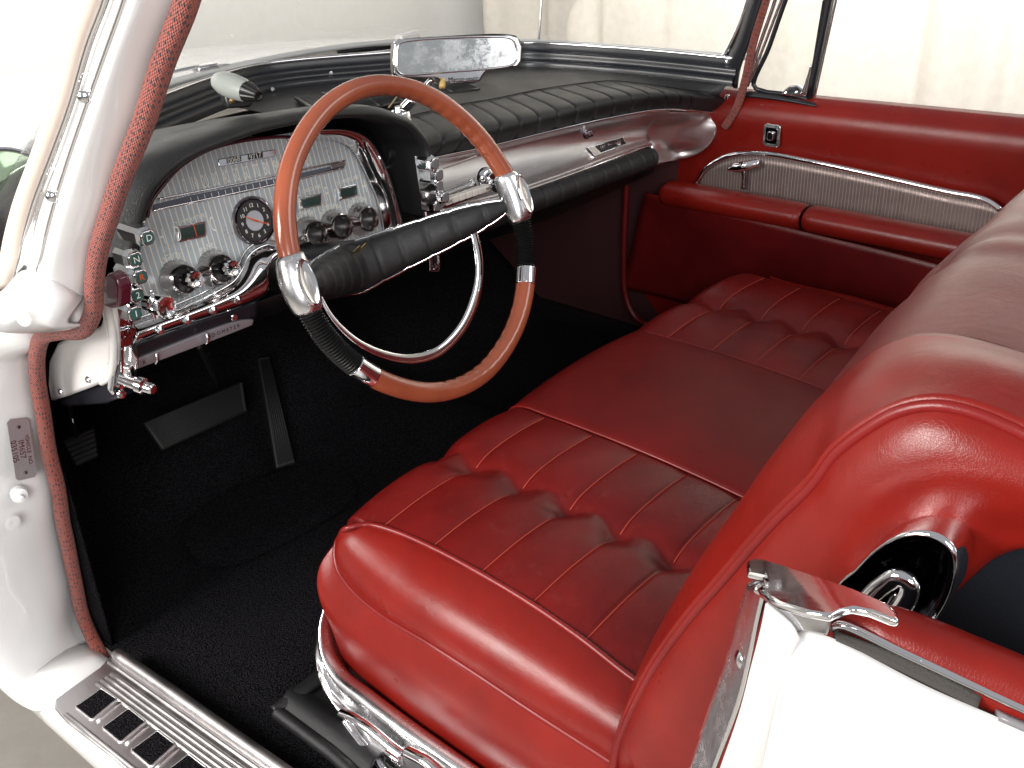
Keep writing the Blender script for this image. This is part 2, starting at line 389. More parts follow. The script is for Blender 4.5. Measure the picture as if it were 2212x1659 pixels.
for x0, x1, xm in ((XN, -XS, -.405), (XS, -XN, .405)):
    for k in range(0, 6):
        y = Y0S-PIT_S*k
        lathe('button', [(-.004, .0075), (.000, .0082), (.0025, .0065), (.0035, .003), (.0036, 0)], (xm, bow_(xm, y), seat_base(xm, y)-.0080), (0, 0, 1), REDP, seat, n=14)
        for a, b in ((x0+.004, xm-.012), (xm+.012, x1-.004)):
            pts = []
            for t in np.linspace(0, 1, 16):
                x = a+(b-a)*t; db = abs(x-xm); pts.append((x, bow_(x, y), seat_base(x, y)+arch(x, x0, x1, xm)-.0042*math.exp(-(db/.018)**1.2)-.009*math.exp(-(db/.026)**2)+.0010))
            tube('stitching', pts, .0009, STITCH, seat, n=5, seg=24)
for x in (-XS, XS):
    tube('seam_welt', [(x, bow_(x, y), seat_base(x, y)+.005) for y in np.linspace(.055, -.55, 24)], .0028, REDP, seat, n=8, seg=60)
# near side boxing between the two pipings, and the same on the far side (mirrored)
pipeU = [(750, 1141), (792, 1133), (850, 1147), (938, 1185), (1042, 1241), (1150, 1306), (1258, 1381), (1379, 1474)]
pipeL = [(736, 1156), (725, 1181), (729, 1226), (759, 1272), (821, 1326), (925, 1389), (1029, 1456), (1152, 1538), (1340, 1659)]
def onseat(px, py):                                                 # where the sight line meets the cushion's edge height
    z = .33
    for _ in range(6): P = QZ(px, py, z); z = seat_base(P[0], min(.03, P[1]))+.004
    return P
uP = [onseat(*p) for p in pipeU]
xl = [-.628, -.640, -.655, -.668, -.680, -.690, -.692, -.692, -.690]
lP = [QX(px, py, x) for (px, py), x in zip(pipeL, xl)]
tube('piping', [lP[0]]+uP+[uP[-1]+A(-.0, -.12, -.01)], .0045, REDP, seat, n=10, seg=90)
tube('piping', [uP[0]]+lP+[lP[-1]+A(0, -.1, -.01)], .0045, REDP, seat, n=10, seg=90)
uu = spl(uP, 60); ll = spl(lP, 60); Tq = np.linspace(0, 1, 60)
def bulge(f):                                                       # rounded section between the two pipings
    out = []
    for a, b, t in zip(uu, ll, Tq):
        w = min(.10, np.linalg.norm(b-a)); nrm = A(-.80, 0, .60); out.append(a*(1-f)+b*f+nrm*w*(.30-.14*math.exp(-(t/.05)**2))*math.sin(math.pi*f)**.8)
    return out
sb = [bulge(f) for f in (0, .12, .3, .5, .7, .88, 1)]
mid = sb[3]
loft('side_boxing', sb, RED, seat, nu=90, nv=36)
botp = [(722, 1300), (726, 1360), (740, 1425), (770, 1456), (810, 1488), (888, 1548), (967, 1607), (1045, 1664), (1130, 1720)]
bP = [QX(px, py, x) for (px, py), x in zip(botp, (-.645, -.655, -.665, -.675, -.682, -.69, -.69, -.69, -.69))]
bl = spl(bP, 60); m2 = [(a*.55+b*.45)+A(-.018-.010*math.exp(-(k/9)**2), .012*math.exp(-(k/9)**2), .004) for k, (a, b) in enumerate(zip(ll, bl))]
bl2 = [b+A(.01, 0, -.03) for b in bl]
loft('side_skirt', [ll, m2, bl, bl2], RED, seat, nu=80, nv=26, thick=.006)
# front face of the cushion, hidden side and base
def frow(z, y, w): return [(x, y+.020*(1-(x/w)**2)-.02*(abs(x)/w)**8, z) for x in np.linspace(-w, w, 21)]
loft('front_boxing', [frow(.290, .052, .605), frow(.265, .068, .62), frow(.21, .074, .63), frow(.12, .035, .65), frow(.06, .03, .64)], RED, seat, nu=60, nv=24, thick=.01)
far = [[(-p[0], p[1]-.02*math.exp(-k/6), p[2]) for k, p in enumerate(r[5:])] for r in sb+[[b for b in bl]]]
loft('side_boxing', far, RED, seat, nu=60, nv=36)
box('seat_riser', (0, -.24, .045), (1.24, .46, .10), BLKM, seat, bevel=.01)
# polished side shield
sA = [(717, 1312), (709, 1345), (716, 1400), (742, 1446), (800, 1492), (880, 1552), (967, 1614), (1060, 1680), (1150, 1745)]
sB = [(700, 1330), (690, 1375), (692, 1430), (715, 1490), (775, 1545), (850, 1600), (930, 1659), (1030, 1740), (1110, 1800)]
sC = [(692, 1360), (681, 1400), (684, 1440), (699, 1486), (737, 1550), (784, 1618), (818, 1662), (890, 1750), (960, 1830)]
def xs(L, v): return [QX(px, py, x) for (px, py), x in zip(L, v)]
s0 = xs(sA, (-.655, -.668, -.683, -.695, -.702, -.706, -.708, -.708, -.708)); s1 = xs(sB, (-.667, -.687, -.708, -.722, -.730, -.734, -.735, -.735, -.735)); s2 = xs(sC, (-.670, -.694, -.716, -.731, -.742, -.748, -.750, -.750, -.750))
sh = loft('seat_shield', [[p+A(.02, 0, -.03) for p in s0], s0, [a*.6+b*.4+A(-.010, 0, .010) for a, b in zip(s0, s1)], s1, s2, [p+A(.03, .0, -.02) for p in s2]], ALU, car, nu=90, nv=44, thick=.003, label='polished aluminium shield along the foot of the driver seat')
hp = [(737, 1538), (760, 1548), (800, 1575), (845, 1612), (870, 1630)]
tube('raised_bead', [QX(px, py, -.750) for px, py in hp], .0085, CHR, sh, n=12, seg=40, flat=.7)
tube('raised_bead', [QX(px, py, -.752) for px, py in [(744, 1555), (762, 1580), (795, 1622), (830, 1665)]], .006, CHR, sh, n=10, seg=30)
tube('raised_bead', [QX(px, py, -.752) for px, py in [(878, 1622), (920, 1645), (960, 1680)]], .009, CHR, sh, n=12, seg=30, flat=.8)
box('control_block', QX(850, 1640, -.758), (.012, .03, .022), CHR, sh, bevel=.003)
for k in range(5): box('rib', QX(848, 1648, -.766)+A(0, -.004*k, 0), (.003, .0018, .014), CHRW, sh, bevel=.0004)
# ---- backrest
nearP = [(1329, 1654), (1337, 1610), (1365, 1538), (1417, 1438), (1493, 1334), (1565, 1253), (1666, 1137), (1762, 1041), (1805, 982), (1887, 919), (1950, 887), (2026, 876), (2112, 894), (2211, 937)]
innP = [(1440, 1380), (1560, 1185), (1670, 1022), (1729, 932), (1792, 860), (1860, 801), (1923, 756), (1986, 738), (2054, 740), (2130, 758), (2211, 783)]
NP = [QX(px, py, -.70) for px, py in nearP]; IP = [QX(px, py, -.575) for px, py in innP]
prof = spl([(p[1], p[2]) for p in NP], 50); prof2 = spl([(p[1], p[2]) for p in IP], 50)
crest = prof[-1]
# full profile: front face from behind the cushion up over the crest and down the back
def profile(x, n=90):
    b = .032*max(0, 1-(abs(x-.03)/.61)**2.6)       # the front swells towards the middle
    base = [(-.47, .20)]+[tuple(p) for p in spl([(p[1], p[2]) for p in IP], 14)]+[(-.97, .80), (-1.03, .72), (-1.05, .5), (-1.04, .2)]
    P = spl([np.array(p) for p in base], n); out = []
    for k, (y, z) in enumerate(P):
        t = k/(n-1); w = math.sin(math.pi*min(1, max(0, t*1.25)))**.8 if t < .8 else 0
        out.append((y+b*w*.9, z+b*w*.25))
    return out
def back(x0, x1, name, lab, e0, e1, mat):
    nx = 70; n = 90; P = np.zeros((nx, n, 3))
    for i in range(nx):
        t = i/(nx-1); x = x0+(x1-x0)*t; pr = profile(x, n)
        d = min(t, 1-t)*(x1-x0); ed = math.exp(-d/.02)
        for j in range(n):
            y, z = pr[j]; cy, cz = -.9, .5; k = 1-.05*ed*((t < .5)*e0+(t >= .5)*e1)
            # tucks radiating from two buttons
            if j < 48:
                for bx, bz in ((-.30, .77), (-.04, .77), (.40, .77)):
                    dd = math.hypot((x-bx)/.034, (z-bz)/.030); k -= .030*math.exp(-dd*dd)
                    k += .007*math.exp(-(dd/3.2)**2)*(1-math.exp(-dd*dd))*math.sin(6*math.atan2(z-bz, x-bx)+bx*9)
            k += .0035*math.sin(j*.8+6*math.sin(x*7))*math.exp(-((j-44)/14)**2)*math.exp(-((x-.05)/.3)**2)
            P[i, j] = (x, cy+(y-cy)*k, cz+(z-cz)*k)
    return grid(name, P, mat, car, label=lab, thick=-.004)
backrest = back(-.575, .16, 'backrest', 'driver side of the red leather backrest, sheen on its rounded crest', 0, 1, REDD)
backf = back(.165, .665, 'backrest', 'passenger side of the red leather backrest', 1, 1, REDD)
np_ = spl(NP, 60); ip_ = spl(IP, 60)
# boxing band between the pipings
full_n = [np_[0]+A(0, .01, -.06)]+list(np_)+[A(-.70, -.97, .77), A(-.70, -1.02, .68), A(-.70, -1.04, .45)]
full_i = [ip_[0]+A(0, .03, -.09)]+list(ip_)+[A(-.575, -.99, .78), A(-.575, -1.04, .68), A(-.575, -1.05, .45)]
fn = spl(full_n, 110); fi = spl(full_i, 110)
mm = [(a+b)/2+0.012*np.array([0, (-(b-a)[2]*0+(a[1]+.88)), (a[2]-.5)])/max(.05, math.hypot(a[1]+.88, a[2]-.5)) for a, b in zip(fn, fi)]
loft('boxing_band', [fn, mm, fi], RED, backrest, nu=110, nv=20, thick=.008)
tube('piping', full_n, .0058, REDP, backrest, n=10, seg=130)
tube('piping', full_i, .0052, REDP, backrest, n=10, seg=130)
# upholstered side cheek of the backrest
lowb = [QX(px, py, -.70) for px, py in [(1400, 1800), (1600, 1780), (1760, 1640), (1880, 1490), (1985, 1366), (2060, 1288), (2145, 1213), (2180, 1198), (2214, 1190), (2290, 1188)]]
cu_, cl_ = spl(NP+[QX(2290, 985, -.70)], 110), spl(lowb, 110); rows = []
for f, bx in ((0, 0), (.03, -.006), (.10, -.015), (.25, -.024), (.5, -.022), (.75, -.012), (.93, -.006), (1, .004)):
    r = []
    for k, (a, b) in enumerate(zip(cu_, cl_)):
        q = a*(1-f)+b*f; g = 0
        for pk, sg_ in ((86, 1),):                                   # gathers pulled towards the rear corner
            g += .0022*math.sin(2.2*(k-pk))*math.exp(-((k-pk)/7)**2)*f**3
        r.append(q+A(bx*(1 if k > 12 else k/12)+g, 0, 0))
    rows.append(r)
cheek = loft('side_cheek', rows, RED, backrest, nu=150, nv=60, thick=.003)
mesh('inner_side', [cl_[k]+A(.012, 0, .01) for k in range(0, 110, 3)]+[A(-.688, -1.06, .78), A(-.688, -1.06, .05), A(-.688, -.45, .05)], [tuple(range(len(range(0, 110, 3))+3))], NAVY, backrest, smooth=False)
# ---- steering wheel
TW = math.radians(22.4); WC = A(-.399, .052, .711); Wn = A(0, -math.cos(TW), math.sin(TW)); Ww = A(0, math.sin(TW), math.cos(TW)); Wu = A(1, 0, 0)
def wp(u, w, d=0): return WC+Wu*u+Ww*w+Wn*d
rimpx = [(1050, 322), (983, 254), (930, 213), (885, 194), (838, 187), (801, 182), (733, 217), (664, 295), (621, 400), (617, 470), (622, 540), (645, 605), (665, 680), (705, 742), (780, 800), (862, 836), (940, 853), (1027, 824), (1100, 733), (1131, 650), (1137, 602), (1138, 540), (1120, 470), (1110, 410)]
RIM = []
for p in rimpx:
    q = QP(*p, Wn, WC)-WC; a = math.atan2(q@Ww, q[0]); r = .6*.2335+.4*math.hypot(q[0], q@Ww); RIM.append((a, r))
def rr_(a):                                                          # radius of the rim at an angle
    aa = np.array([x[0] for x in RIM]); rv = np.array([x[1] for x in RIM]); d = np.angle(np.exp(1j*(aa-a))); w = np.exp(-(d/.22)**2); return float((w*rv).sum()/w.sum())
def rimpt(a): r = rr_(a); return wp(r*math.cos(a), r*math.sin(a))
def rimarc(name, a0, a1, rad, mat, parent, notch=0, rings=0, nseg=160, **k):
    n = 20; G = []; V = []; Fc = []
    for i in range(nseg+1):
        a = a0+(a1-a0)*i/nseg; c = rimpt(a); e = 1e-3; T = rimpt(a+e)-rimpt(a-e); T /= np.linalg.norm(T); out = np.cross(T, Wn); out /= np.linalg.norm(out)
        if out@(c-WC) < 0: out = -out
        s = i/nseg*math.pi*2
        for j in range(n):
            b = 2*math.pi*j/n; cx, cy = math.cos(b), math.sin(b); r = rad
            if notch:
                edge = min(i, nseg-i)/nseg; th = math.degrees(a)%360; env = min(1, max(0, (edge-.03)/.05))*(1 if 15 < th < 85 or 255 < th < 318 else 0); r -= .0009*env*max(0, -cx)**1.5*max(0, .5+.5*math.cos(abs(a-a0)*notch))
            if rings: r += .0020*math.cos(i*math.pi)
            V.append(c+out*cx*r+Wn*cy*r*1.04)
    for i in range(nseg):
        for j in range(n):
            d = (j+1) % n; Fc.append((i*n+j, i*n+d, (i+1)*n+d, (i+1)*n+j))
    Fc.append(tuple(range(n))[::-1]); Fc.append(tuple(nseg*n+j for j in range(n)))
    return mesh(name, V, Fc, mat, parent, **k)
D2 = math.radians
wheel = rimarc('steering_wheel', D2(10), D2(171), .0156, BROWN, car, notch=62, nseg=400, label='brown ringed steering wheel with black ribbed grips and chrome clamps')
rimarc('lower_rim', D2(-34), D2(-141), .0156, BROWN, wheel, notch=62, nseg=300)
rimarc('ribbed_grip', D2(189), D2(216), .0150, BLKM, wheel, rings=1, nseg=50, sharp=20)
rimarc('ribbed_grip', D2(-8), D2(-30), .0150, BLKM, wheel, rings=1, nseg=42, sharp=20)
rimarc('collar', D2(-28.5), D2(-36), .0170, CHR, wheel, nseg=20, bevel=.002, sharp=40)
rimarc('collar', D2(-146), D2(-137), .0170, CHR, wheel, nseg=20, bevel=.002, sharp=40)
def clamp(a, tilt):                                                  # chrome shell with a flat oval boss on its front
    c = rimpt(a); T = rimpt(a+1e-3)-rimpt(a-1e-3); T /= np.linalg.norm(T); out = np.cross(T, Wn); n = 28; V = []; Fc = []; m = 24; H = .042
    for i in range(m+1):
        t = -1+2*i/m; R = .0165+.0075*(1-t*t)**.5
        a2 = a+t*H/.234; cc = rimpt(a2)
        for j in range(n):
            b = 2*math.pi*j/n; V.append(cc+out*math.cos(b)*R*1.04+Wn*math.sin(b)*R)
    for i in range(m):
        for j in range(n): d = (j+1) % n; Fc.append((i*n+j, i*n+d, (i+1)*n+d, (i+1)*n+j))
    Fc.append(tuple(range(n))[::-1]); Fc.append(tuple(m*n+j for j in range(n)))
    cl = mesh('rim_clamp', V, Fc, ALU, wheel)
    nn = Wn*.93+tilt*Wu*.30; nn /= np.linalg.norm(nn); r, u, q = basis(nn, T)
    pr = [(-.006, 1.0), (.0012, 1.0), (.0024, .93), (.0018, .86), (.0010, .4), (.0008, 0)]; V = []; Fc = []
    for (d, s) in pr:
        for j in range(36):
            b = 2*math.pi*j/36; V.append(c+nn*(.0225+d)+r*math.cos(b)*.0135*s+u*math.sin(b)*.034*s)
    for i in range(len(pr)-1):
        for j in range(36): d = (j+1) % 36; Fc.append((i*36+j, i*36+d, (i+1)*36+d, (i+1)*36+j))
    mesh('clamp_boss', V, Fc, CHR, wheel, sharp=35)
clamp(D2(179.5), .2); clamp(D2(1), .2)
# dished padded bar between the clamps
HD = .172
def barc(t):                                                         # t from -1 (left clamp) to 1
    s = abs(t); d = -HD*(1-s**1.5)**1.15; return wp(.222*t, -.004-.012*(1-s), d)
V = []; nb = 144; ns = 40; P = np.zeros((nb+1, ns, 3)); low = []; hi = []
for i in range(nb+1):
    t = -1+2*i/nb; c = barc(t); T = barc(t+.01)-barc(t-.01); T /= np.linalg.norm(T); N = np.cross(T, Ww); N /= np.linalg.norm(N)
    if N@Wn < 0: N = -N
    s = abs(t); h = (.037-.021*s)*(1-s**8)+.004; dpt = (.027-.013*s)*(1-s**6)+.005
    for k in (0, .16, .33, .50, .66, .83):
        h -= .0016*math.exp(-((s-k)/.012)**2); dpt -= .0040*math.exp(-((s-k)/.012)**2)
    for j in range(ns):
        b = 2*math.pi*j/ns; cx, sy = math.cos(b), math.sin(b); ex = abs(cx)**.8*np.sign(cx); ey = abs(sy)**.8*np.sign(sy)
        P[i, j] = c+Ww*h*ex+N*dpt*(ey if sy > 0 else .55*ey)
    hi.append(c+Ww*(h+.001)-N*.004); low.append(c-Ww*(h+.001)-N*.004)
bar = grid('spoke_bar', P, BLKL, wheel, cv=True)
tube('trim_edge', hi, .0032, CHR, wheel, n=8, seg=90); tube('trim_edge', low, .0032, CHR, wheel, n=8, seg=90)
for sgn in (-1, 1):
    tube('spoke_end', [wp(.222*sgn*.99, -.004, -.012), wp(.232*sgn, 0, -.002)], [.010, .012], BLKM, wheel, n=12, seg=8)
    tube('seam_cord', [P[72, j] for j in range(4, 17)], .0011, GOLD if sgn < 0 else BLKM, wheel, n=6, seg=20) if sgn < 0 else None
# small gold crest: a bar with an eagle-like V and a crown tip
cc = P[72, 6]; cn = Wn
cr = [(-.016, .002), (-.006, .009), (0, .003), (.006, .009), (.016, .002), (.013, -.004), (.004, -.003), (.006, -.008), (-.006, -.008), (-.004, -.003), (-.013, -.004)]
e1 = (Wu*.94+Wn*-.3)*1.5; e2 = (Ww*.55+Wn*.8)*1.5
prism('gold_crest', [cc+A(0, 0, 0)+Wn*.004+e1*x+e2*y for x, y in cr], Wn*.003, GOLD, wheel, bevel=.0006)
# horn ring
hr = [QP(px, py, Wn, wp(0, 0, -.05)) for px, py in [(683, 615), (692, 640), (720, 688), (768, 735), (828, 765), (890, 775), (950, 757), (1000, 705), (1028, 640), (1036, 580), (1028, 520), (1012, 470)]]
tube('horn_ring', hr, [.003, .0035, .005, .006, .007, .008, .0085, .009, .010, .009, .009, .008], CHR, wheel, n=14, seg=110, up=Wn, flat=.35)
# column and its shroud
axis = -Wn
lathe('steering_column', [(.165, .030), (.20, .034), (.24, .040), (.30, .046), (.315, .046), (.42, .040)], WC, axis, BLKM, car, n=36, sharp=50)
lathe('column_collar', [(.21, .039), (.215, .042), (.222, .042), (.23, .039)], wp(0, -.01, 0), axis, CHR, car, n=36)
# ---- far door
def DX(L, x): return [QX(px, py, x) for px, py in L]
upper = [DX([(1500, 405), (1530, 330), (1575, 240), (1600, 208)], .76)]
def door_grid():
    # the upholstered door from belt line to sill: x as function of height
    ys = np.linspace(.52, -1.3, 60); zc_ = spl([A(.718, .818), A(.712, .797), A(.695, .772), A(.668, .762), A(.63, .766), A(.58, .774), A(.54, .778), A(.48, .777), A(.36, .772), A(.2, .770), A(.03, .775)], 44); zz = list(zc_[:, 0]); xx = list(zc_[:, 1])
    P = np.zeros((60, len(zz), 3))
    for i, y in enumerate(ys):
        for j in range(len(zz)): P[i, j] = (xx[j]+.10*max(0, y-.15)**1.5, y, zz[j]-.012*(y+.2)*(zz[j]/.7))
    return P
door = grid('passenger_door', door_grid(), RED, car, thick=.012, label='red leather trimmed passenger door with armrest and ribbed metal insert')
# padded belt roll
# ribbed metal insert with its bright frame
insL = [(1505, 402), (1535, 362), (1580, 338), (1640, 335), (1760, 355), (1900, 385), (2040, 418), (2140, 440), (2165, 455)]
insB = [(1500, 404), (1560, 420), (1640, 432), (1740, 452), (1860, 478), (1960, 498), (2060, 520), (2160, 540), (2200, 550)]
loft('ribbed_insert', [DX(insL, .762), DX(insB, .762)], DOORI, door, nu=60, nv=6, thick=-.004)
tube('insert_frame', DX([(1502, 404), (1530, 360), (1578, 336), (1640, 331), (1760, 351), (1900, 381), (2040, 413), (2130, 432), (2165, 455)], .757), .0065, CHR, door, n=12, seg=80, up=(1, 0, 0), flat=1.0)
# armrest in two lengths
def arm(name, px0, px1, lab=None):
    a = QX(*px0, .690); b = QX(*px1, .690); n = 50; rows = []
    secs = [(.085, -.022), (.072, -.004), (.045, .008), (.012, .007), (-.008, -.004), (-.012, -.020), (-.006, -.036), (.004, -.045), (.04, -.052), (.085, -.052)]
    for k in range(n+1):
        t = k/n; c = a+(b-a)*t; e = min(t, 1-t)*np.linalg.norm(b-a); q = 1-.16*math.exp(-e/.006)
        rows.append([c+A(.04+(x-.04)*q, 0, -.03+(z+.03)*q) for x, z in secs])
    P = np.array([spl(r, 36) for r in rows]); return grid(name, P, RED, door, label=lab)
arm('armrest', (1425, 403), (1728, 458)); arm('armrest', (1734, 459), (2110, 530))
# lower panel with curved recess seam
loft('lower_panel', [DX([(1395, 415), (1560, 455), (1720, 495), (1930, 545), (2100, 590)], .694), DX([(1385, 450), (1560, 520), (1720, 575), (1930, 640), (2100, 690)], .715), DX([(1360, 560), (1500, 610), (1700, 640), (1950, 700), (2100, 760)], .74), DX([(1345, 620), (1500, 660), (1700, 740), (1950, 800), (2100, 860)], .75)], REDD, door, nu=40, nv=20, thick=-.004)
tube('panel_seam', DX([(1640, 535), (1720, 568), (1800, 592), (1900, 622), (1980, 645)], .714), .0016, REDP, door, n=6, seg=40)
# bright square switch plate
sc0 = QX(1668, 292, .760); ax = (A(0, -1, 0), A(0, 0, 1)); 
prism('switch_plate', rrect(sc0, ax[0], ax[1], .043, .052, .008), A(-.004, 0, 0), ALU, door, bevel=.0015)
prism('switch_plate', rrect(sc0+A(-.004, 0, 0), ax[0], ax[1], .030, .038, .005), A(-.002, 0, 0), DKCHR, door, bevel=.001)
prism('switch_key', rrect(sc0+A(-.006, 0, 0), ax[0], ax[1], .016, .020, .004), A(-.006, 0, 0), CHR, door, bevel=.002)
# door pull lever
tube('door_lever', DX([(1606, 408), (1608, 385), (1606, 368)], .742), .0055, DKCHR, door, n=10, seg=12, up=(1, 0, 0), flat=.7)
lv = [QX(1572, 366, .728), QX(1590, 362, .728), QX(1612, 358, .730), QX(1640, 352, .742)]
tube('lever_knob', lv, [.003, .011, .012, .011, .010], CHR, door, n=16, seg=24, up=(1, 0, 0), flat=.75)
# glass channel, division bar and vent window
tube('window_channel', DX([(1752, 221), (1900, 243), (2212, 291), (2400, 320)], .815), .0045, CHR, door, n=8, seg=30)
tube('weather_strip', DX([(1760, 219), (1900, 240), (2212, 287), (2400, 316)], .822), .004, RUB, door, n=8, seg=30)
vent = prism('vent_window_frame', DX([(1795, 0), (1752, 222), (1741, 216), (1776, 0)], .80)[::1]+[], A(.02, 0, 0), BLKP, car, bevel=.002, label='black framed vent window ahead of the passenger door glass')
ext = lambda a, b, k: QX(*a, .8)+(QX(*a, .8)-QX(*b, .8))*k
tube('division_bar', [ext((1806, 0), (1757, 222), .8), QX(1806, 0, .80), QX(1757, 222, .80)], .0030, CHR, vent, n=8, seg=12)
tube('division_bar', [ext((1790, 0), (1746, 216), .8), QX(1790, 0, .803), QX(1746, 218, .803)], .008, BLKP, vent, n=10, seg=12)
tube('vent_frame', [ext((1700, 0), (1628, 190), .8), QX(1697, 0, .80), QX(1660, 105, .80), QX(1628, 186, .80), QX(1650, 197, .80), QX(1700, 204, .80), QX(1746, 214, .80)], .0055, BLKP, vent, n=10, seg=40)
tube('vent_frame', [ext((1688, 0), (1616, 190), .8), QX(1688, 0, .79), QX(1650, 100, .79), QX(1620, 178, .79)], .0035, CHR, vent, n=8, seg=30)
prism('vent_glass', [ext((1700, 0), (1628, 190), .8), QX(1697, 0, .80), QX(1630, 188, .80), QX(1748, 212, .80), QX(1790, 0, .80), ext((1790, 0), (1746, 216), .8)], A(.002, 0, 0), GLASS, vent, bevel=0)
loft('vent_sill', [DX([(1618, 196), (1680, 205), (1760, 222)], .78), DX([(1600, 208), (1680, 216), (1765, 230)], .775)], BLKP, vent, nu=10, nv=4, thick=.01)
lc = DX([(1692, 203), (1700, 190), (1712, 183), (1728, 182), (1742, 192), (1738, 206), (1715, 205)], .785)
prism('vent_latch', lc, A(-.014, 0, 0), CHR, vent, bevel=.003)
tube('latch_handle', DX([(1735, 203), (1742, 180), (1747, 160), (1752, 140)], .772), [.006, .004, .0025, .002], CHR, vent, n=10, seg=14)
for p in ((1697, 201), (1720, 200)): lathe('latch_screw', [(0, .004), (.003, .0035), (.004, 0)], QX(*p, .772), (-1, 0, 0), CHRW, vent, n=12)
# far kick panel, sill and cowl post
loft('kick_panel', [[A(.80, 1.30, .0), A(.80, 1.30, .4), A(.80, 1.30, .74)], [A(.80, .8, .0), A(.80, .8, .4), A(.80, .8, .74)], [A(.785, .30, .0), A(.785, .30, .4), A(.785, .30, .62)]], plain('maroon_carpet', (.035, .0035, .0045), .9, bumps=(250, .6)), car, nu=20, nv=16, thick=-.005, label='dark red kick panel below the dashboard on the passenger side')
prism('far_sill', [A(.755, 1.2, -.01), A(.86, 1.2, -.01), A(.86, -1.3, -.01), A(.755, -1.3, -.01)], A(0, 0, .05), BLKM, car, bevel=.004)
tube('windlace', DX([(1358, 330), (1352, 440), (1348, 560), (1352, 640), (1372, 685), (1400, 703)], .745), .0085, REDD, car, n=12, seg=50, label='dark red windlace hanging at the passenger door post')
tube('windlace', [QX(1700, -160, .78), QX(1655, 0, .775), QX(1628, 90, .77), QX(1608, 180, .765), QX(1590, 235, .76), QX(1565, 275, .755)], .0095, LACE, car, n=14, seg=80, uvlen=170, label='braided red windlace along the far windshield post')
# ---- floor
nx, ny = 40, 70; P = np.zeros((nx, ny, 3))
for i in range(nx):
    for j in range(ny):
        x = -.845+1.65*i/(nx-1); y = -1.6+3.0*j/(ny-1); z = 0.10*math.exp(-(x/.16)**4)*min(1, max(0, (y+.1)/.5)) if y > -.1 else 0
        if y > .72: z += (y-.72)*.75
        z = min(z, .46)
        P[i, j] = (x, y, z)
floor_ = grid('carpet', P, CARP, car, thick=-.01, label='black loop carpet over the floor and toe board')
# ---- windshield base, cowl and dashboard top
lowp = [(346, 267, .800), (498, 237, .800), (650, 206, .797), (728, 190, .795), (900, 160, .785), (1126, 139, .765), (1325, 151, .757), (1450, 163, .750), (1581, 178, .742)]
LOW = [QZ(*p) for p in lowp]; LOW = [p for p in LOW if p[0] > .05]
LOW = [A(-.73, .48, .772)]+[A(-p[0], p[1], p[2]+.012) for p in LOW[::-1] if .3 < p[0] < .66][0:]+[A(-.12, .80, .803), A(0, .805, .800)]+[p for p in LOW if p[0] > .2]
LOW = [np.array(p) for p in LOW]
LW = spl(LOW, 60)
def outw(p, d, dz):                                                 # move outwards from the cabin
    v = A(p[0]*.9, .9*max(.1, p[1]), 0); v /= np.linalg.norm(v); return p+v*d+A(0, 0, dz)
rowsB = [[outw(p, 0, -.012) for p in LW], [outw(p, .004, .006) for p in LW], [outw(p, .020, .010) for p in LW], [outw(p, .024, .026) for p in LW], [outw(p, .034, .030) for p in LW], [outw(p, .040, .044) for p in LW]]
dash = None
P = np.zeros((120, 36, 3)); RB = [spl(r, 120) for r in rowsB]
for i in range(120): P[i] = spl([r[i] for r in RB], 36)
cowl = grid('windshield_garnish', P, BLKP, car, label='black painted garnish moulding along the windshield base')
tube('glass_seal_trim', [outw(p, .040, .046) for p in LW], .0045, CHR, cowl, n=10, seg=120)
for px, py in ((588, 193), (715, 158)):
    lathe('moulding_screw', [(0, .005), (.003, .004), (.004, 0)], QY(px, py, .80), (-.2, -.9, .3), CHRW, cowl, n=14)
box('centre_bracket', QY(768, 157, .80), (.045, .02, .035), BLKP, cowl, bevel=.006)
tube('bracket_lip', [QY(695, 142, .82), QY(740, 141, .81), QY(790, 146, .80)], .004, BLKP, cowl, n=8, seg=14)
# passenger pad
strt = [(884, 253, .46), (983, 229, .45), (1061, 216, .44), (1165, 195, .42), (1270, 180, .38), (1325, 176, .35), (1450, 190, .25), (1555, 205, .165)]
crs = [(930, 300, .325), (952, 306, .32), (1056, 280, .315), (1191, 249, .29), (1325, 217, .25), (1440, 204, .205), (1565, 214, .170)]
lowe = [(925, 340, .345), (941, 336, .345), (1061, 311, .335), (1192, 279, .31), (1322, 250, .27), (1433, 233, .23), (1561, 243, .195)]
def ex(L): return [2*L[0]-L[1]]+L
r2 = spl(ex([QY(*p) for p in strt]), 60); r3 = spl(ex([QY(*p) for p in crs[1:]]), 60); r4 = spl(ex([QY(*p) for p in lowe[1:]]), 60)
x0, x1 = -.22, .80
fr = [p for p in spl(LOW, 400) if p[0] >= x0-.02]; r0 = spl([A(p[0], p[1]+.004, p[2]-.006) for p in fr[::12]+[fr[-1]]], 60)
r1 = [a*.5+b*.5+A(0, 0, .006) for a, b in zip(r0, r2)]
RR = [spl(r, 640) for r in (r0, r1, r2, r3, r4)]; R5 = RR[4]+A(0, .03, -.004)
P = np.zeros((640, 60, 3))
for i in range(640): P[i] = spl([r[i] for r in RR]+[R5[i]], 60)
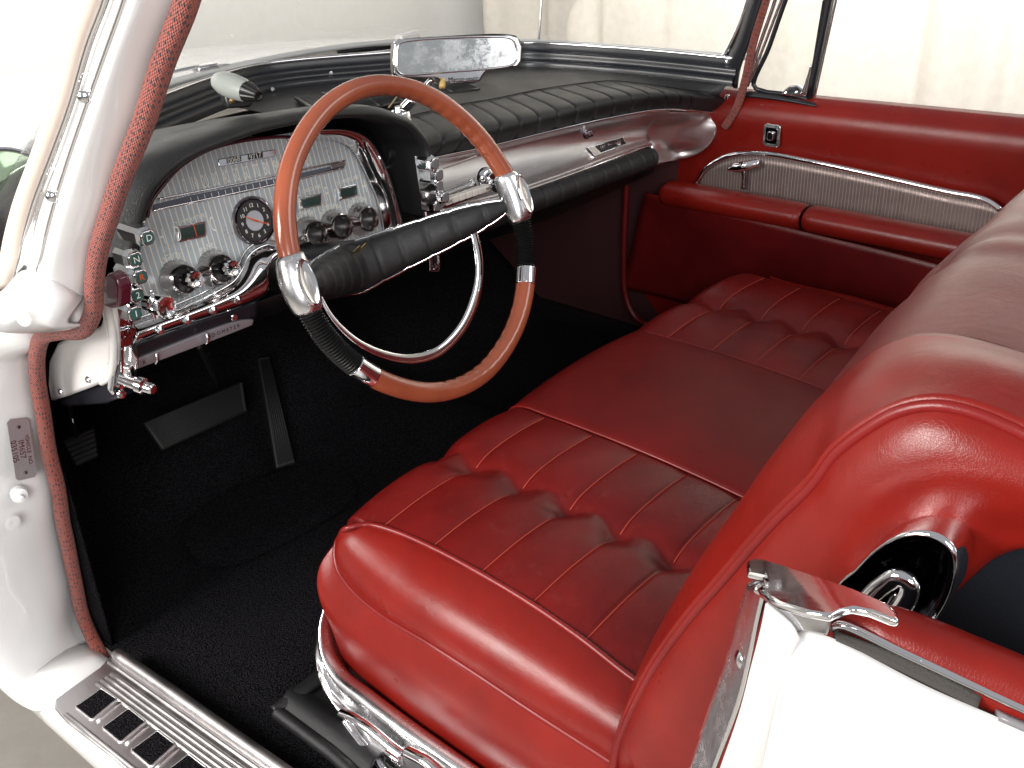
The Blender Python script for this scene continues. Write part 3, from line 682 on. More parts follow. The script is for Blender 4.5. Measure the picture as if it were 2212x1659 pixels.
# length along the pad and pleats
du = np.gradient(P, axis=0); dv = np.gradient(P, axis=1); N = np.cross(du, dv); N /= np.linalg.norm(N, axis=2, keepdims=True)+1e-12
if N[300, 30, 2] < 0: N = -N
Lr = np.r_[0, np.cumsum(np.linalg.norm(np.diff(P[:, 40], axis=0), axis=1))]
v2 = [np.argmin(np.linalg.norm(P[i]-RR[2][i], axis=1)) for i in range(640)]
for i in range(640):
    q = ((Lr[i]+.01)/.050) % 1.0; d = min(q, 1-q)*.050; g = math.exp(-(d/.0030)**2); puff = .0014*math.sin(math.pi*q)**.5
    if Lr[i] > Lr[-1]*.86: g = puff = 0
    for j in range(60):
        e = min(1, max(0, (j-v2[i]+1)/4)); P[i, j] += N[i, j]*(puff-.0035*g)*e
P[..., 0] = np.maximum(P[..., 0], -.186)
dash = grid('dashboard_pad', P, BLKL, car, label='black leather dashboard pad with stitched pleats on the passenger side')
tube('pad_seam', [p+A(0, 0, .002) for p in RR[2][::20]], .0012, BLKM, dash, n=6, seg=100)
tube('pad_trim', [p+A(0, -.002, -.003) for p in r4], .0030, CHR, dash, n=8, seg=80)
# concave satin fascia with glove box
tA = [p+A(0, .008, -.006) for p in r4[8:int(60*.82)]]
bA = spl([QY(945, 452, .300), QY(1060, 428, .290), QY(1163, 397, .283), QY(1290, 351, .280), QY(1402, 309, .280)], 60)
fasc_mid = [a*.5+b*.5+A(0, .028, 0) for a, b in zip(spl(tA, 60), bA)]; fm2 = [a*.85+b*.15+A(0, .018, 0) for a, b in zip(spl(tA, 60), bA)]; fm3 = [a*.15+b*.85+A(0, .016, 0) for a, b in zip(spl(tA, 60), bA)]
fas = loft('fascia', [tA, fm2, fasc_mid, fm3, bA], SAT, car, nu=80, nv=30, thick=-.003, label='satin silver concave fascia with glove box door')
FA = [spl(r, 200) for r in (tA, fm2, fasc_mid, fm3, bA)]
def onfas(px, py, lift=0):
    best = None; 
    r = ray(px, py); bd = 9
    for i in range(0, 200, 1):
        c = spl([q[i] for q in FA], 24)
        for p in c:
            d = p-CAMP; t = (d@r)/(r@r); e = np.linalg.norm(d-r*t)
            if e < bd: bd = e; best = p
    return best+A(-.2, -.97, .1)*lift
tube('glove_box_gap', [onfas(*p, .0004) for p in [(1168, 294), (1156, 298), (1138, 312), (1129, 338), (1137, 366), (1153, 390)]], .0016, BLKM, fas, n=6, seg=40)
tube('fascia_strip', [p+A(0, -.004, -.003) for p in bA], .0048, CHR, fas, n=10, seg=60)
kp = onfas(1266, 288); lathe('glove_box_lock', [(0, .013), (.004, .012), (.006, .008), (.014, .0075), (.015, .005), (.022, .0045), (.023, 0)], kp, (-.25, -.95, .05), DKCHR, fas, n=20)
e0, e1_, e2_, e3 = [onfas(*p, .006) for p in ((1262, 318), (1340, 295), (1347, 312), (1280, 338))]
def bil(a, b): return (e0*(1-a)+e1_*a)*(1-b)+(e3*(1-a)+e2_*a)*b
ed = A(-.2, -.97, .1)
prism('emblem_plate', [bil(0, 0), bil(1, 0), bil(1, 1), bil(0, 1)], ed*.004, CHR, fas, bevel=.001)
prism('emblem_field', [bil(.17, .10)+ed*.004, bil(.97, .10)+ed*.004, bil(.97, .88)+ed*.004, bil(.19, .88)+ed*.004], ed*.0012, BLKM, fas, bevel=.0004)
er = (e1_-e0)/np.linalg.norm(e1_-e0); eu = np.cross(ed, er); eu = -eu if eu[2] < 0 else eu
text('emblem_lettering', 'Imperial', bil(.66, .5)+ed*.0055, er, eu, .019, CHR, fas, sx=.72)
text('emblem_lettering', 'W', bil(.30, .5)+ed*.0055, er, eu, .018, CHRW, fas, sx=.8)
# flared end cap of the fascia
fl = [[QY(1398, 246, .262), QY(1470, 240, .235), QY(1559, 247, .197)], [QY(1388, 272, .295), QY(1470, 268, .255), QX(1553, 268, .775)], [QY(1398, 302, .300), QY(1465, 300, .262), QX(1541, 303, .770)], [QY(1410, 330, .285), QY(1460, 326, .275), QX(1507, 332, .755)], [QY(1416, 356, .285), QY(1440, 350, .280), QX(1462, 345, .735)]]
loft('fascia_end_cap', fl, SAT, fas, nu=30, nv=40, thick=-.003)
tube('end_cap_trim', [QX(1409, 240, .60)*0+QY(1409, 239, .258), QY(1480, 236, .228), QY(1559, 244, .195)], .003, CHR, fas, n=8, seg=20)
prism('pad_end_cap', [QX(1566, 205, .775), QX(1574, 206, .775), QX(1568, 240, .775), QX(1560, 243, .775)], A(.01, 0, 0), CHR, fas, bevel=.002)
# lower padded roll
rl = [QY(930, 502, .285), QY(1067, 466, .28), QY(1137, 438, .275), QY(1176, 424, .272), QY(1281, 385, .27), QY(1380, 349, .27), QY(1408, 339, .272)]
G, Pp = tube_pts(rl, .0245, 20, 420); L = np.r_[0, np.cumsum(np.linalg.norm(np.diff(Pp, axis=0), axis=1))]
for i in range(420):
    q = (L[i]/.052) % 1.0; d = min(q, 1-q)*.052; k = 1-.13*math.exp(-(d/.003)**2)+.03*math.sin(math.pi*q)**.5
    if i > 412: k *= 1-.5*((i-412)/7)**2
    G[i] = Pp[i]+(G[i]-Pp[i])*k
lr_ = grid('lower_pad', G, BLKL, car, cv=True, label='black pleated roll under the silver fascia')
# under-dash black panel
loft('underdash_panel', [[QY(300, 745, .33), QY(570, 650, .33), QY(930, 520, .33), QY(1180, 445, .30), QY(1405, 360, .29)], [QY(300, 775, .36), QY(560, 690, .40), QY(930, 560, .46), QY(1190, 470, .42), QY(1405, 375, .36)], [A(-.80, .80, .40), A(-.4, .9, .40), A(0, .9, .42), A(.4, .9, .42), A(.80, .7, .42)]], BLKM, car, nu=40, nv=14, thick=.003, label='black underside of the dashboard')
# ---- instrument hood
lip = [(296, 560), (300, 520), (312, 470), (336, 414), (388, 360), (440, 330), (488, 311), (560, 286), (631, 270), (700, 258), (749, 253), (814, 253), (853, 263), (884, 276), (910, 305), (921, 323), (930, 400), (936, 470)]
LP = [QY(px, py, .25) for px, py in lip]
cx = -.45
def hrow(y, s, dz, sl=1.0):
    out = []
    for p in LP:
        x = cx+(p[0]-cx)*(s*sl if p[0] < cx else s); z = .60+(p[2]-.60)*s; k = max(0, (p[2]-.62)/.25)
        out.append(A(x, y, z-dz*k))
    return out
hood = loft('instrument_hood', [hrow(.258, .992, 0), hrow(.2495, 1.0, 0), hrow(.247, 1.018, 0), hrow(.256, 1.045, 0, 1.01), hrow(.29, 1.075, .006, 1.05), hrow(.38, 1.10, .030, 1.08), hrow(.50, 1.12, .058, 1.1), hrow(.66, 1.14, .098, 1.12), hrow(.78, 1.16, .15, 1.12)], BLKL, car, nu=140, nv=90, label='black leather hood arching over the instruments')
loft('hood_liner', [hrow(.258, .992, 0), hrow(.29, .985, 0), hrow(.36, .975, 0)], BLKS, hood, nu=100, nv=10)
# instrument face
NFv = A(0, -math.cos(.2), math.sin(.2)); PF = A(-.45, .34, .68); FU = A(0, math.sin(.2), math.cos(.2)); FX = A(1, 0, 0)
def QF(px, py, lift=0): return QP(px, py, NFv, PF+NFv*lift)
fo = [QF(*p) for p in [(300, 560), (318, 455), (372, 370), (450, 318), (560, 297), (650, 284), (740, 286), (800, 315), (835, 400), (850, 500), (830, 590), (700, 610), (600, 560), (545, 560), (505, 620), (300, 705), (265, 700)]]
cluster = prism('instrument_panel', fo, -NFv*.004, PANEL, car, bevel=0, label='pinstriped silver instrument panel with speedometer, clock and gauges')
bz_o = [(640, 284), (689, 279), (754, 280), (792, 296), (815, 325), (835, 368), (855, 431), (866, 480), (872, 540)]; bz_i = [(620, 300), (674, 299), (723, 302), (754, 316), (775, 345), (797, 391), (815, 431), (826, 477), (832, 540)]
bo = [QF(*p, .030) for p in bz_o]; bi = [QF(*p, .004) for p in bz_i]; bm = [a*.5+b*.5+NFv*.010 for a, b in zip(bo, bi)]
loft('bezel', [bo, bm, bi], CHR, cluster, nu=60, nv=12, thick=-.003)
tube('bezel_bead', bi, .0030, DKCHR, cluster, n=8, seg=50)
tube('bezel_bead', [QF(*p, .003) for p in [(318, 470), (325, 440), (345, 410), (388, 361), (450, 324), (520, 305), (600, 296), (640, 297)]], .0030, MAROON, cluster, n=8, seg=50)  # the bezel's maroon reflection is put into this bead's colour
lathe('bezel_screw', [(0, .007), (.003, .006), (.0035, 0)], QF(790, 312, .024), NFv, CHRW, cluster, n=14)
def zz(x, y): return (230.4+x*.2864, 230.4+y*.2864)
def zf(x, y, l=0): return QF(*zz(x, y), l)
# speedometer channel
prism('speedometer_slot', [zf(350, 740, .001), zf(620, 672, .001), zf(1290, 540, .001), zf(1800, 425, .001), zf(1790, 450, .001), zf(1280, 580, .001), zf(640, 722, .001), zf(350, 782, .001)], NFv*.002, plain('blue_grey_slot', (.10, .11, .14), .3), cluster, bevel=.0005)
tube('slot_trim', [zf(345, 785, .003), zf(1280, 584, .003), zf(1790, 462, .003)], .0022, CHR, cluster, n=8, seg=30)
tube('slot_trim', [zf(390, 698, .003), zf(900, 598, .003), zf(1800, 405, .003)], .0018, CHR, cluster, n=8, seg=30)
for k in range(13):
    a = zf(640+k*52, 712-k*11.3, .0045); tube('speed_tick', [a-FU*.001, a+FU*.006], .0006, LETT, cluster, n=5, seg=3)
prism('speed_window', [zf(1690, 440, .004), zf(1795, 408, .004), zf(1798, 444, .004), zf(1692, 474, .004)], NFv*.001, DKCHR, cluster, bevel=.0005)
for k, t in enumerate(['0', '10', '20', '30', '40', '50', '60', '70', '80', '90', '100', '110', '120']):
    text('speed_numeral', t, zf(590+k*77, 600-k*16.3, .0012), FX, FU, .030, LETT, cluster, sx=.40)
# odometer
oc = [(832, 398), (1262, 322), (1262, 376), (836, 458)]
prism('odometer_window', [zf(*p, .002) for p in oc], NFv*.004, CHRW, cluster, bevel=.001)
prism('odometer_drum', [zf(*p, .0062) for p in [(905, 392), (1012, 374), (1014, 412), (908, 430)]], NFv*.001, DIAL, cluster, bevel=.0003)
prism('odometer_drum', [zf(*p, .0062) for p in [(1065, 362), (1176, 344), (1178, 384), (1068, 402)]], NFv*.001, DIAL, cluster, bevel=.0003)
text('odometer_digits', '0068', zf(960, 402, .0075), FX, FU, .012, LETT, cluster); text('odometer_digits', '9717', zf(1121, 373, .0075), FX, FU, .012, LETT, cluster)
def gauge(pts, inner, la, lb, pa, pb, cap, cpos, needle=False):
    fr = [zf(*p, .002) for p in pts]; g = prism('gauge_frame', fr, NFv*.004, CHRW, cluster, bevel=.0008)
    c = sum(fr)/4; prism('gauge_glass', [c+(p-c)*A(.86, .80, .72)+NFv*.0045 for p in fr], NFv*.0006, GREEN, g, bevel=.0002)
    if needle: n0 = zf(668, 935, .0075); tube('gauge_needle', [n0-FU*.010, n0+FU*.010], .0008, ORANGE, g, n=5, seg=3)
    text('gauge_letter', la, zf(*pa, .002 if la == 'H' else .0078), FX, FU, .034, LETT, cluster, sx=.42); text('gauge_letter', lb, zf(*pb, .002), FX, FU, .034, LETT, cluster, sx=.42)
    text('gauge_caption', cap, zf(*cpos, .002), A(1, 0, 0), FU, .009, LETT, cluster)
gauge([(525, 905), (738, 862), (742, 980), (532, 1026)], 0, 'H', 'C', (415, 990), (800, 892), 'TEMPERATURE', (640, 850), True)
gauge([(1440, 690), (1608, 652), (1612, 745), (1446, 782)], 0, 'E', 'F', (1457, 722), (1660, 662), 'GASOLINE', (1545, 622))
gauge([(1738, 617), (1882, 582), (1886, 672), (1744, 712)], 0, 'L', 'H', (1753, 652), (1940, 605), 'OIL PRESSURE', (1810, 558))
text('gauge_letter', 'D', zf(537, 962, .0078), FX, FU, .034, LETT, cluster, sx=.42)
# clock
cc = zf(1105, 860, .001)
ck = lathe('clock', [(0, .040), (.006, .0395), (.009, .037), (.006, .034), (.003, .0335), (.003, 0)], cc, NFv, DKCHR, cluster, n=48)
lathe('clock_dial', [(.0035, .0335), (.0045, .033), (.0045, 0)], cc, NFv, DIAL, ck, n=40); lathe('clock_centre', [(.004, .017), (.006, .016), (.0055, .003), (.0055, 0)], cc, NFv, plain('clock_silver', (.50, .52, .56), .35, .3), ck, n=36)
for k in range(1, 13):
    a = math.pi/2-k*math.pi/6; text('clock_numeral', str(k), cc+NFv*.0055+(FX*math.cos(a)+FU*math.sin(a))*.025, FX, FU, .009, LETT, cluster)
def hand(a, L, w): 
    d = FX*math.cos(a)+FU*math.sin(a); s = FX*-math.sin(a)+FU*math.cos(a); prism('clock_hand', [cc+NFv*.0075-d*.004-s*w, cc+NFv*.0075+d*L-s*w*.4, cc+NFv*.0075+d*L+s*w*.4, cc+NFv*.0075-d*.004+s*w], NFv*.0008, ORANGE, ck, bevel=0)
hand(math.radians(148), .021, .0014); hand(math.radians(-28), .027, .0011)
# knobs
def knob(base, tip, lab, r=.030, key=False, lx=1):
    b = QF(*zz(*base), .001)
    q = lathe('knob_escutcheon', [(0, r), (.004, r*.98), (.018, r*.80), (.024, r*.76), (.026, r*.70), (.022, r*.62), (.002, r*.58), (.002, 0)], b, NFv, metal('escutcheon_chrome', (.50, .47, .46), .16) if not bpy.data.materials.get('escutcheon_chrome') else bpy.data.materials['escutcheon_chrome'], cluster, n=40)
    lathe('knob_recess', [(.003, r*.60), (.0045, 0)], b, NFv, DIAL, q, n=24)
    text('knob_caption', lab, b+NFv*.0016, FX, FU, .0115, LETT, cluster, bend=r+.006, sx=.95)
    if tip:
        lathe('control_knob', [(.003, .008), (.030, .009), (.032, .0115), (.050, .0125), (.055, .0128), (.0565, .0115), (.0545, .008), (.0535, 0)], b, NFv, CHR, q, n=36, flute=(12, .04))
knob((530, 1300), 1, 'LIGHTS'); knob((810, 1220), 1, 'PANEL'); knob((1520, 960), 0, 'BLOWER'); knob((1715, 905), 0, 'ANTENNA', key=True); knob((1915, 850), 0, 'IGNITION')
# wiper control lower left: knurled knob on a pointer lever
wb = QY(*zz(315, 1480), .265)
kn = lathe('wiper_control', [(0, .012), (.020, .013), (.022, .0155), (.040, .0165), (.047, .0165), (.049, .0145), (.047, .009), (.046, 0)], wb, (0, -1, .1), CHR, cluster, n=40, flute=(14, .035))
prism('pointer', [QY(*zz(318, 1380), .235), QY(*zz(345, 1375), .235), QY(*zz(366, 1560), .235), QY(*zz(352, 1625), .235), QY(*zz(338, 1560), .235)], A(0, -.004, 0), CHR, kn, bevel=.001)
# chrome sill under the panel flowing round the column
pa = [(283, 704), (325, 689), (402, 660), (459, 634), (502, 608), (520, 583), (534, 554), (554, 537), (588, 528), (640, 540)]
pb = [(280, 745), (335, 722), (431, 690), (500, 668), (545, 650), (578, 628), (574, 595), (580, 572), (598, 558), (640, 566)]
a_ = spl([QF(*p, .008) for p in pa], 60); b_ = spl([QY(*p, .30) for p in pb], 60); c_ = [x*.5+y*.5+A(0, -.016, .004) for x, y in zip(a_, b_)]
sill = loft('panel_sill', [a_, [x*.8+y*.2+A(0, -.014, .003) for x, y in zip(a_, b_)], c_, b_, [p+A(0, .02, -.004) for p in b_]], DKCHR, cluster, nu=90, nv=24, thick=-.002)
sill.data.materials[0] = CHR
tube('sill_bead', [p+NFv*.003 for p in a_], .0028, CHR, cluster, n=8, seg=90)
tube('sill_bead', [QF(px-6, py-9, .006) for px, py in pa], .0018, CHRW, cluster, n=8, seg=90)
for k in range(4):
    lathe('sill_stud', [(0, .007), (.004, .006), (.006, 0)], c_[6+k*8]+A(0, -.004, -.004), (0, -1, .2), CHRW, cluster, n=16)
# black fillet and lettered bar beneath
loft('lower_fillet', [[QY(283, 742, .302), QY(431, 690, .302), QY(560, 648, .302)], [QY(290, 785, .305), QY(431, 735, .305), QY(560, 688, .305)]], BLKP, cluster, nu=20, nv=4, thick=.004)
bt = [QY(296, 776, .298), QY(514, 694, .298), QY(548, 690, .298)]; bb = [QY(290, 800, .298), QY(514, 715, .298), QY(546, 702, .298)]
barp = loft('control_bar', [bt, bb], plain('lilac_grey_metal', (.36, .34, .37), .3, .5), cluster, nu=24, nv=3, thick=.012, bevel=.001)
bar2 = loft('control_bar', [[QY(664, 650, .298), QY(750, 612, .298), QY(862, 572, .298)], [QY(664, 668, .298), QY(750, 632, .298), QY(862, 590, .298)]], bpy.data.materials['lilac_grey_metal'], cluster, nu=24, nv=3, thick=.012)
for p in ((337, 773), (446, 731)): tube('bar_clip', [QY(p[0], p[1]-11, .29), QY(p[0]+2, p[1]+2, .288), QY(p[0], p[1]+12, .29)], .003, CHRW, cluster, n=8, seg=8)
bd = (bb[1]-bb[0])/np.linalg.norm(bb[1]-bb[0]); text('bar_lettering', 'O D O M E T E R', QY(483, 716, .2975), bd, A(0, -.05, 1), .0085, LETD, cluster); text('bar_lettering', 'R', QY(312, 783, .2975), bd, A(0, 0, 1), .009, LETD, cluster)
lathe('oval_hole', [(0, .006), (.002, .005), (.002, 0)], QY(506, 686, .298), (0, -1, 0), CHRW, cluster, n=16)
# push-button strips
def keys(strip, ys, faces, letters, name, lab, mats, w=.023, h=.023):
    st = prism(name, [QY(px, py, ys) for px, py in strip], A(0, .012, 0), CHR, car, bevel=.003, label=lab)
    for k, (p, proj) in enumerate(faces):
        yf = ys-proj; c = QY(*p, yf); b = c+A(0, proj/2, 0)
        hx = [(-.5, -.28), (-.28, -.5), (.28, -.5), (.5, -.28), (.5, .28), (.28, .5), (-.28, .5), (-.5, .28)]
        kk = prism('push_key', [c+A(x*w*.86, 0, z*h*.86) for x, z in hx], A(0, .004, 0), CHR, st, bevel=.001)
        V = [c+A(x*w*.86, .004, z*h*.86) for x, z in hx]+[c+A(x*w*1.08, .012, z*h*1.08) for x, z in hx]+[c+A(x*w*1.12, proj, z*h*1.12) for x, z in hx]
        Fc = [(i, (i+1) % 8, 8+(i+1) % 8, 8+i) for i in range(8)]+[(8+i, 8+(i+1) % 8, 16+(i+1) % 8, 16+i) for i in range(8)]
        mesh('push_key', V, Fc, CHR, st, smooth=False)
        prism('key_face', [c+A(x*w*.66, -.0012, z*h*.66) for x, z in hx], A(0, .001, 0), mats, kk, bevel=.0002)
        if letters: text('key_letter', letters[k], c+A(0, -.0016, 0), A(1, 0, 0), A(0, 0, 1), .013, LETT if letters[k] != 'R' else ORANGE, kk)
    return st
gs = keys([(281, 480), (318, 476), (312, 490), (300, 530), (292, 640), (288, 705), (290, 760), (283, 812), (276, 838), (246, 856), (239, 846), (250, 760), (256, 680), (262, 580), (270, 500)], .262,
     [((321, 514), .055), ((294, 561), .036), ((305, 599), .046), ((297, 638), .040), ((293, 678), .036)], 'DNR21', 'gear_selector', 'chrome push-button strip lettered D N R 2 1 left of the gauges', plain('green_key_face', (.03, .10, .09), .3))
lathe('strip_screw', [(0, .006), (.003, .005), (.0045, 0)], QY(295, 490, .261), (0, -1, 0), CHRW, gs, n=16); lathe('strip_screw', [(0, .007), (.003, .006), (.0045, 0)], QY(262, 851, .255), (0, -1, 0), CHRW, gs, n=16)
prism('turn_plate', [QY(252, 716, .256), QY(291, 706, .256), QY(294, 724, .256), QY(262, 737, .256)], A(0, .003, 0), CHRW, gs, bevel=.0008)
text('turn_lettering', 'TURN', QY(273, 721, .2555), (A(.97, 0, .22)), A(-.1, 0, .99), .017, DKCHR, gs, sx=.75)
tp = [QY(268, 746, .225), QY(282, 743, .222), QY(300, 770, .220), QY(299, 792, .222), QY(268, 780, .225)]
tl = prism('turn_signal_paddle', tp, A(-.004, -.006, 0), CHR, gs, bevel=.0015)
for k in range(7): tube('paddle_rib', [tp[0]*(1-k/7)+tp[4]*k/7+A(.003, -.0075, 0), tp[2]*(1-k/7)+tp[3]*k/7+A(-.008, -.0075, 0)][:2], .0011, CHRW, tl, n=6, seg=4)
tube('turn_signal_stem', [QY(276, 790, .235), QY(278, 812, .245)], [.006, .008], CHRW, gs, n=8, seg=6)
tube('lever_slot', [QY(258, 750, .2575), QY(257, 800, .2575), QY(254, 835, .2575)], .006, DKCHR, gs, n=8, seg=12, flat=.5)
vk0 = QY(262, 818, .25); lathe('vent_pull_knob', [(0, .008), (.03, .010), (.032, .012), (.042, .012), (.044, .008), (.056, .008), (.058, .006), (.058, 0)], vk0, (.25, -.95, -.12), CHR, gs, n=26)
hs = keys([(903, 336), (918, 330), (926, 335), (933, 365), (938, 420), (944, 470), (945, 500), (930, 505), (922, 470), (912, 400)], .262,
     [((941, 355), .034), ((950, 379), .038), ((950, 403), .038), ((963, 427), .046), ((947, 446), .030)], None, 'heater_selector', 'chrome push-button strip right of the instrument hood', plain('grey_key_face', (.35, .36, .38), .25, .6))
lathe('strip_screw', [(0, .005), (.003, .0045), (.004, 0)], QY(917, 342, .261), (0, -1, 0), CHRW, hs, n=16)
hl = prism('heater_lever_plate', [QY(927, 524, .285), QY(951, 516, .285), QY(952, 584, .285), QY(945, 590, .285), QY(930, 588, .285)], A(0, .008, 0), MAROON, car, bevel=.002, label='dark chrome slotted lever plate hanging under the dashboard')
hl.data.materials[0] = DKCHR
tube('lever_slot', [QY(939, 526, .284), QY(940, 572, .284)], .003, BLKM, hl, n=6, seg=4); lathe('plate_screw', [(0, .006), (.003, .005), (.0045, 0)], QY(940, 579, .284), (0, -1, 0), CHRW, hl, n=16)
text('plate_lettering', 'TEMP', QY(947, 560, .2843), A(0, 0, 1), A(-1, 0, 0), .007, LETT, hl)
# radio
rad = prism('radio', [QY(958, 440, .292), QY(1066, 396, .285), QY(1070, 410, .285), QY(960, 452, .292)], A(0, .01, 0), CHRW, car, bevel=.001, label='radio with a row of white push buttons and chrome knob')
zq = lambda x, y: (748.8+.2604*x, 28.8+.2604*y)
for k, (x, y) in enumerate([(850, 1560), (905, 1541), (960, 1523), (1015, 1504), (1068, 1487), (1120, 1470), (1168, 1453)]):
    c = QY(*zq(x, y), .262); box('radio_button', c+A(0, .006, 0), (.0165, .016, .0130), IVORY, rad, bevel=.002)
    if k in (0, 6): text('button_lettering', 'LOC' if k == 0 else 'DIST', c+A(0, -.0024, 0), A(1, 0, 0), A(0, 0, 1), .0065, LETD, rad)
loft('radio_dial', [[QY(*zq(770, 1490), .29), QY(*zq(1065, 1375), .285)], [QY(*zq(780, 1540), .285), QY(*zq(1080, 1430), .28)]], CHRW, rad, nu=10, nv=3, thick=.004)
tube('radio_trim', [QY(*zq(760, 1490), .286), QY(*zq(1060, 1370), .28)], .002, CHR, rad, n=8, seg=8)
lathe('radio_knob', [(0, .021), (.008, .020), (.012, .016), (.013, .012), (.022, .012), (.024, .010), (.024, 0)], QY(*zq(1145, 1365), .29), (-.1, -.95, .1), CHRW, rad, n=30)
lathe('radio_knob', [(0, .010), (.012, .011), (.014, .013), (.026, .012), (.028, 0)], QY(*zq(1200, 1425), .268), (-.1, -.95, .1), CHR, rad, n=24, flute=(10, .04))
tube('upper_vent_trim', [onfas(*zq(720, 1215), .004), onfas(*zq(900, 1175), .004), onfas(*zq(1090, 1130), .004)], .003, CHR, rad, n=8, seg=16)
tube('upper_vent_trim', [onfas(*zq(760, 1285), .004), onfas(*zq(920, 1240), .004), onfas(*zq(1070, 1185), .004)], .002, CHR, rad, n=8, seg=16)
# ---- rear-view mirror
MN = A(-.48, -.875, .13); MN /= np.linalg.norm(MN); MP = A(.02, .34, .896)
def QM(px, py, l=0): return QP(px, py, MN, MP+MN*l)
mo = [(862, 84), (1100, 74), (1119, 80), (1127, 100), (1126, 132), (1118, 144), (1052, 153), (1043, 164), (1036, 176), (975, 180), (953, 178), (945, 169), (860, 168), (851, 160), (849, 130), (852, 92)]
mi = [(870, 91), (1095, 81), (1108, 86), (1116, 104), (1115, 132), (1106, 140), (960, 156), (868, 160), (859, 154), (858, 120), (861, 97)]
mh = prism('rear_view_mirror', [QM(*p) for p in mo], -MN*.012, CHR, car, bevel=.003, label='chrome framed rear-view mirror with aged glass above the dashboard')
mc = sum([QM(*p) for p in mi])/len(mi)
prism('mirror_glass', [QM(*p, .0012) for p in mi], -MN*.002, MIRR, mh, bevel=0)
ro = [QM(*p, -.002) for p in mo]; mcc = sum(ro)/len(ro)
loft('mirror_shell', [ro+[ro[0]], [mcc+(p-mcc)*1.0-MN*.02 for p in ro]+[ro[0]-MN*.02], [mcc+(p-mcc)*.8-MN*.045 for p in ro]+[mcc+(ro[0]-mcc)*.8-MN*.045], [mcc-MN*.055 for p in ro]+[mcc-MN*.055]], plain('taupe_paint', (.22, .19, .17), .3), mh, nu=50, nv=16)
tube('mirror_bead', [QM(*p, .002) for p in mi], .0022, CHR, mh, n=8, seg=90, closed=True)
mr = QM(1100, 170)-QM(900, 182); mr /= np.linalg.norm(mr); mu = np.cross(MN, mr)*1
if mu[2] < 0: mu = -mu
text('mirror_lettering', 'Mirror-matic', QM(1003, 171, .0028), mr, mu, .0118, LETD, mh, sx=1.0)
tube('mirror_tab', [QM(958, 172, .004), QM(956, 180, .012), QM(955, 188, .02)], [.004, .006, .006], AMBER, mh, n=10, seg=8)
box('mirror_clip', QM(880, 78, -.02), (.05, .02, .012), CREAM, mh, bevel=.003)
sa = QM(935, 170, -.03); sb = QY(862, 245, .44)
tube('mirror_stalk', [sa, sa*.5+sb*.5, sb], [.006, .0062, .0075], CHR, mh, n=14, seg=20)
tube('stalk_sleeve', [sb+(sa-sb)*.12, sb+(sa-sb)*.42], .0105, CHR, mh, n=16, seg=6)
lathe('stalk_base', [(-.025, .021), (-.002, .020), (.002, .018), (.004, .010), (.012, .006)], sb+A(0, 0, .002), (-.25, .0, 1), CHR, mh, n=36, flute=(12, .03))
tube('cable', [QY(840, 232, .45), QY(858, 208, .50)], .0016, plain('tan_cord', (.45, .30, .15), .5), mh, n=6, seg=6)
# ---- light sensor on the hood
s0_ = QY(462, 172, .42); s1_ = QY(545, 202, .33)
d = (s1_-s0_)*.90; L = np.linalg.norm(d)
ls = lathe('light_sensor', [(0, .004), (L*.03, 0.0084), (L*.12, 0.0140), (L*.3, 0.0185), (L*.55, 0.0199), (L*.8, 0.0185), (L*.97, 0.0164)], s0_, d, plain('pale_grey_enamel', (.34, .36, .34), .28, coat=.3), car, n=40, label='pale grey bullet-shaped light sensor with black ribbed nose on the dashboard')
lathe('ribbed_nose', [(L*.97, 0.0162), (L*1.0, 0.0158), (L*1.26, 0.0087), (L*1.30, 0.0087), (L*1.31, 0.0063), (L*1.28, 0.0035), (L*1.28, 0)], s0_, d, BLKM, ls, n=60, flute=(15, .04))
sp_ = QY(512, 215, .385)
prism('sensor_stand', [QY(484, 205, .38), QY(548, 208, .36), QY(546, 226, .36), QY(540, 232, .36), QY(492, 236, .375)], A(.015, .035, 0), BLKM, ls, bevel=.004)
lathe('stand_screw', [(0, .0045), (.003, .004), (.0035, 0)], QY(500, 218, .374), (-.5, -.85, 0), GOLD, ls, n=14)
# ---- defroster grille
gl0 = [QZ(640, 222, .790), QZ(760, 200, .785), QZ(860, 184, .778), QZ(960, 174, .770)]; gl1 = [QZ(700, 262, .787), QZ(830, 238, .778), QZ(930, 218, .768), QZ(1035, 200, .764)]
a2 = spl(gl0, 60); b2 = spl(gl1, 60)
dg = loft('defroster_grille', [[p+A(0, 0, .004) for p in gl0], [p+A(0, 0, .004) for p in gl1]], BLKM, car, nu=20, nv=4, thick=.003, label='black ribbed defroster grille on the dashboard top')
for k in range(60): 
    if k % 10: tube('grille_rib', [a2[k]+A(0, 0, .009), b2[k]+A(0, 0, .009)], .0022, BLKM, dg, n=6, seg=3)
    else: tube('grille_bridge', [a2[k]+A(0, 0, .010), b2[k]+A(0, 0, .010)], .0040, BLKM, dg, n=6, seg=3)
tube('grille_edge', [p+A(0, 0, .008) for p in gl1], .0035, BLKM, dg, n=6, seg=20)
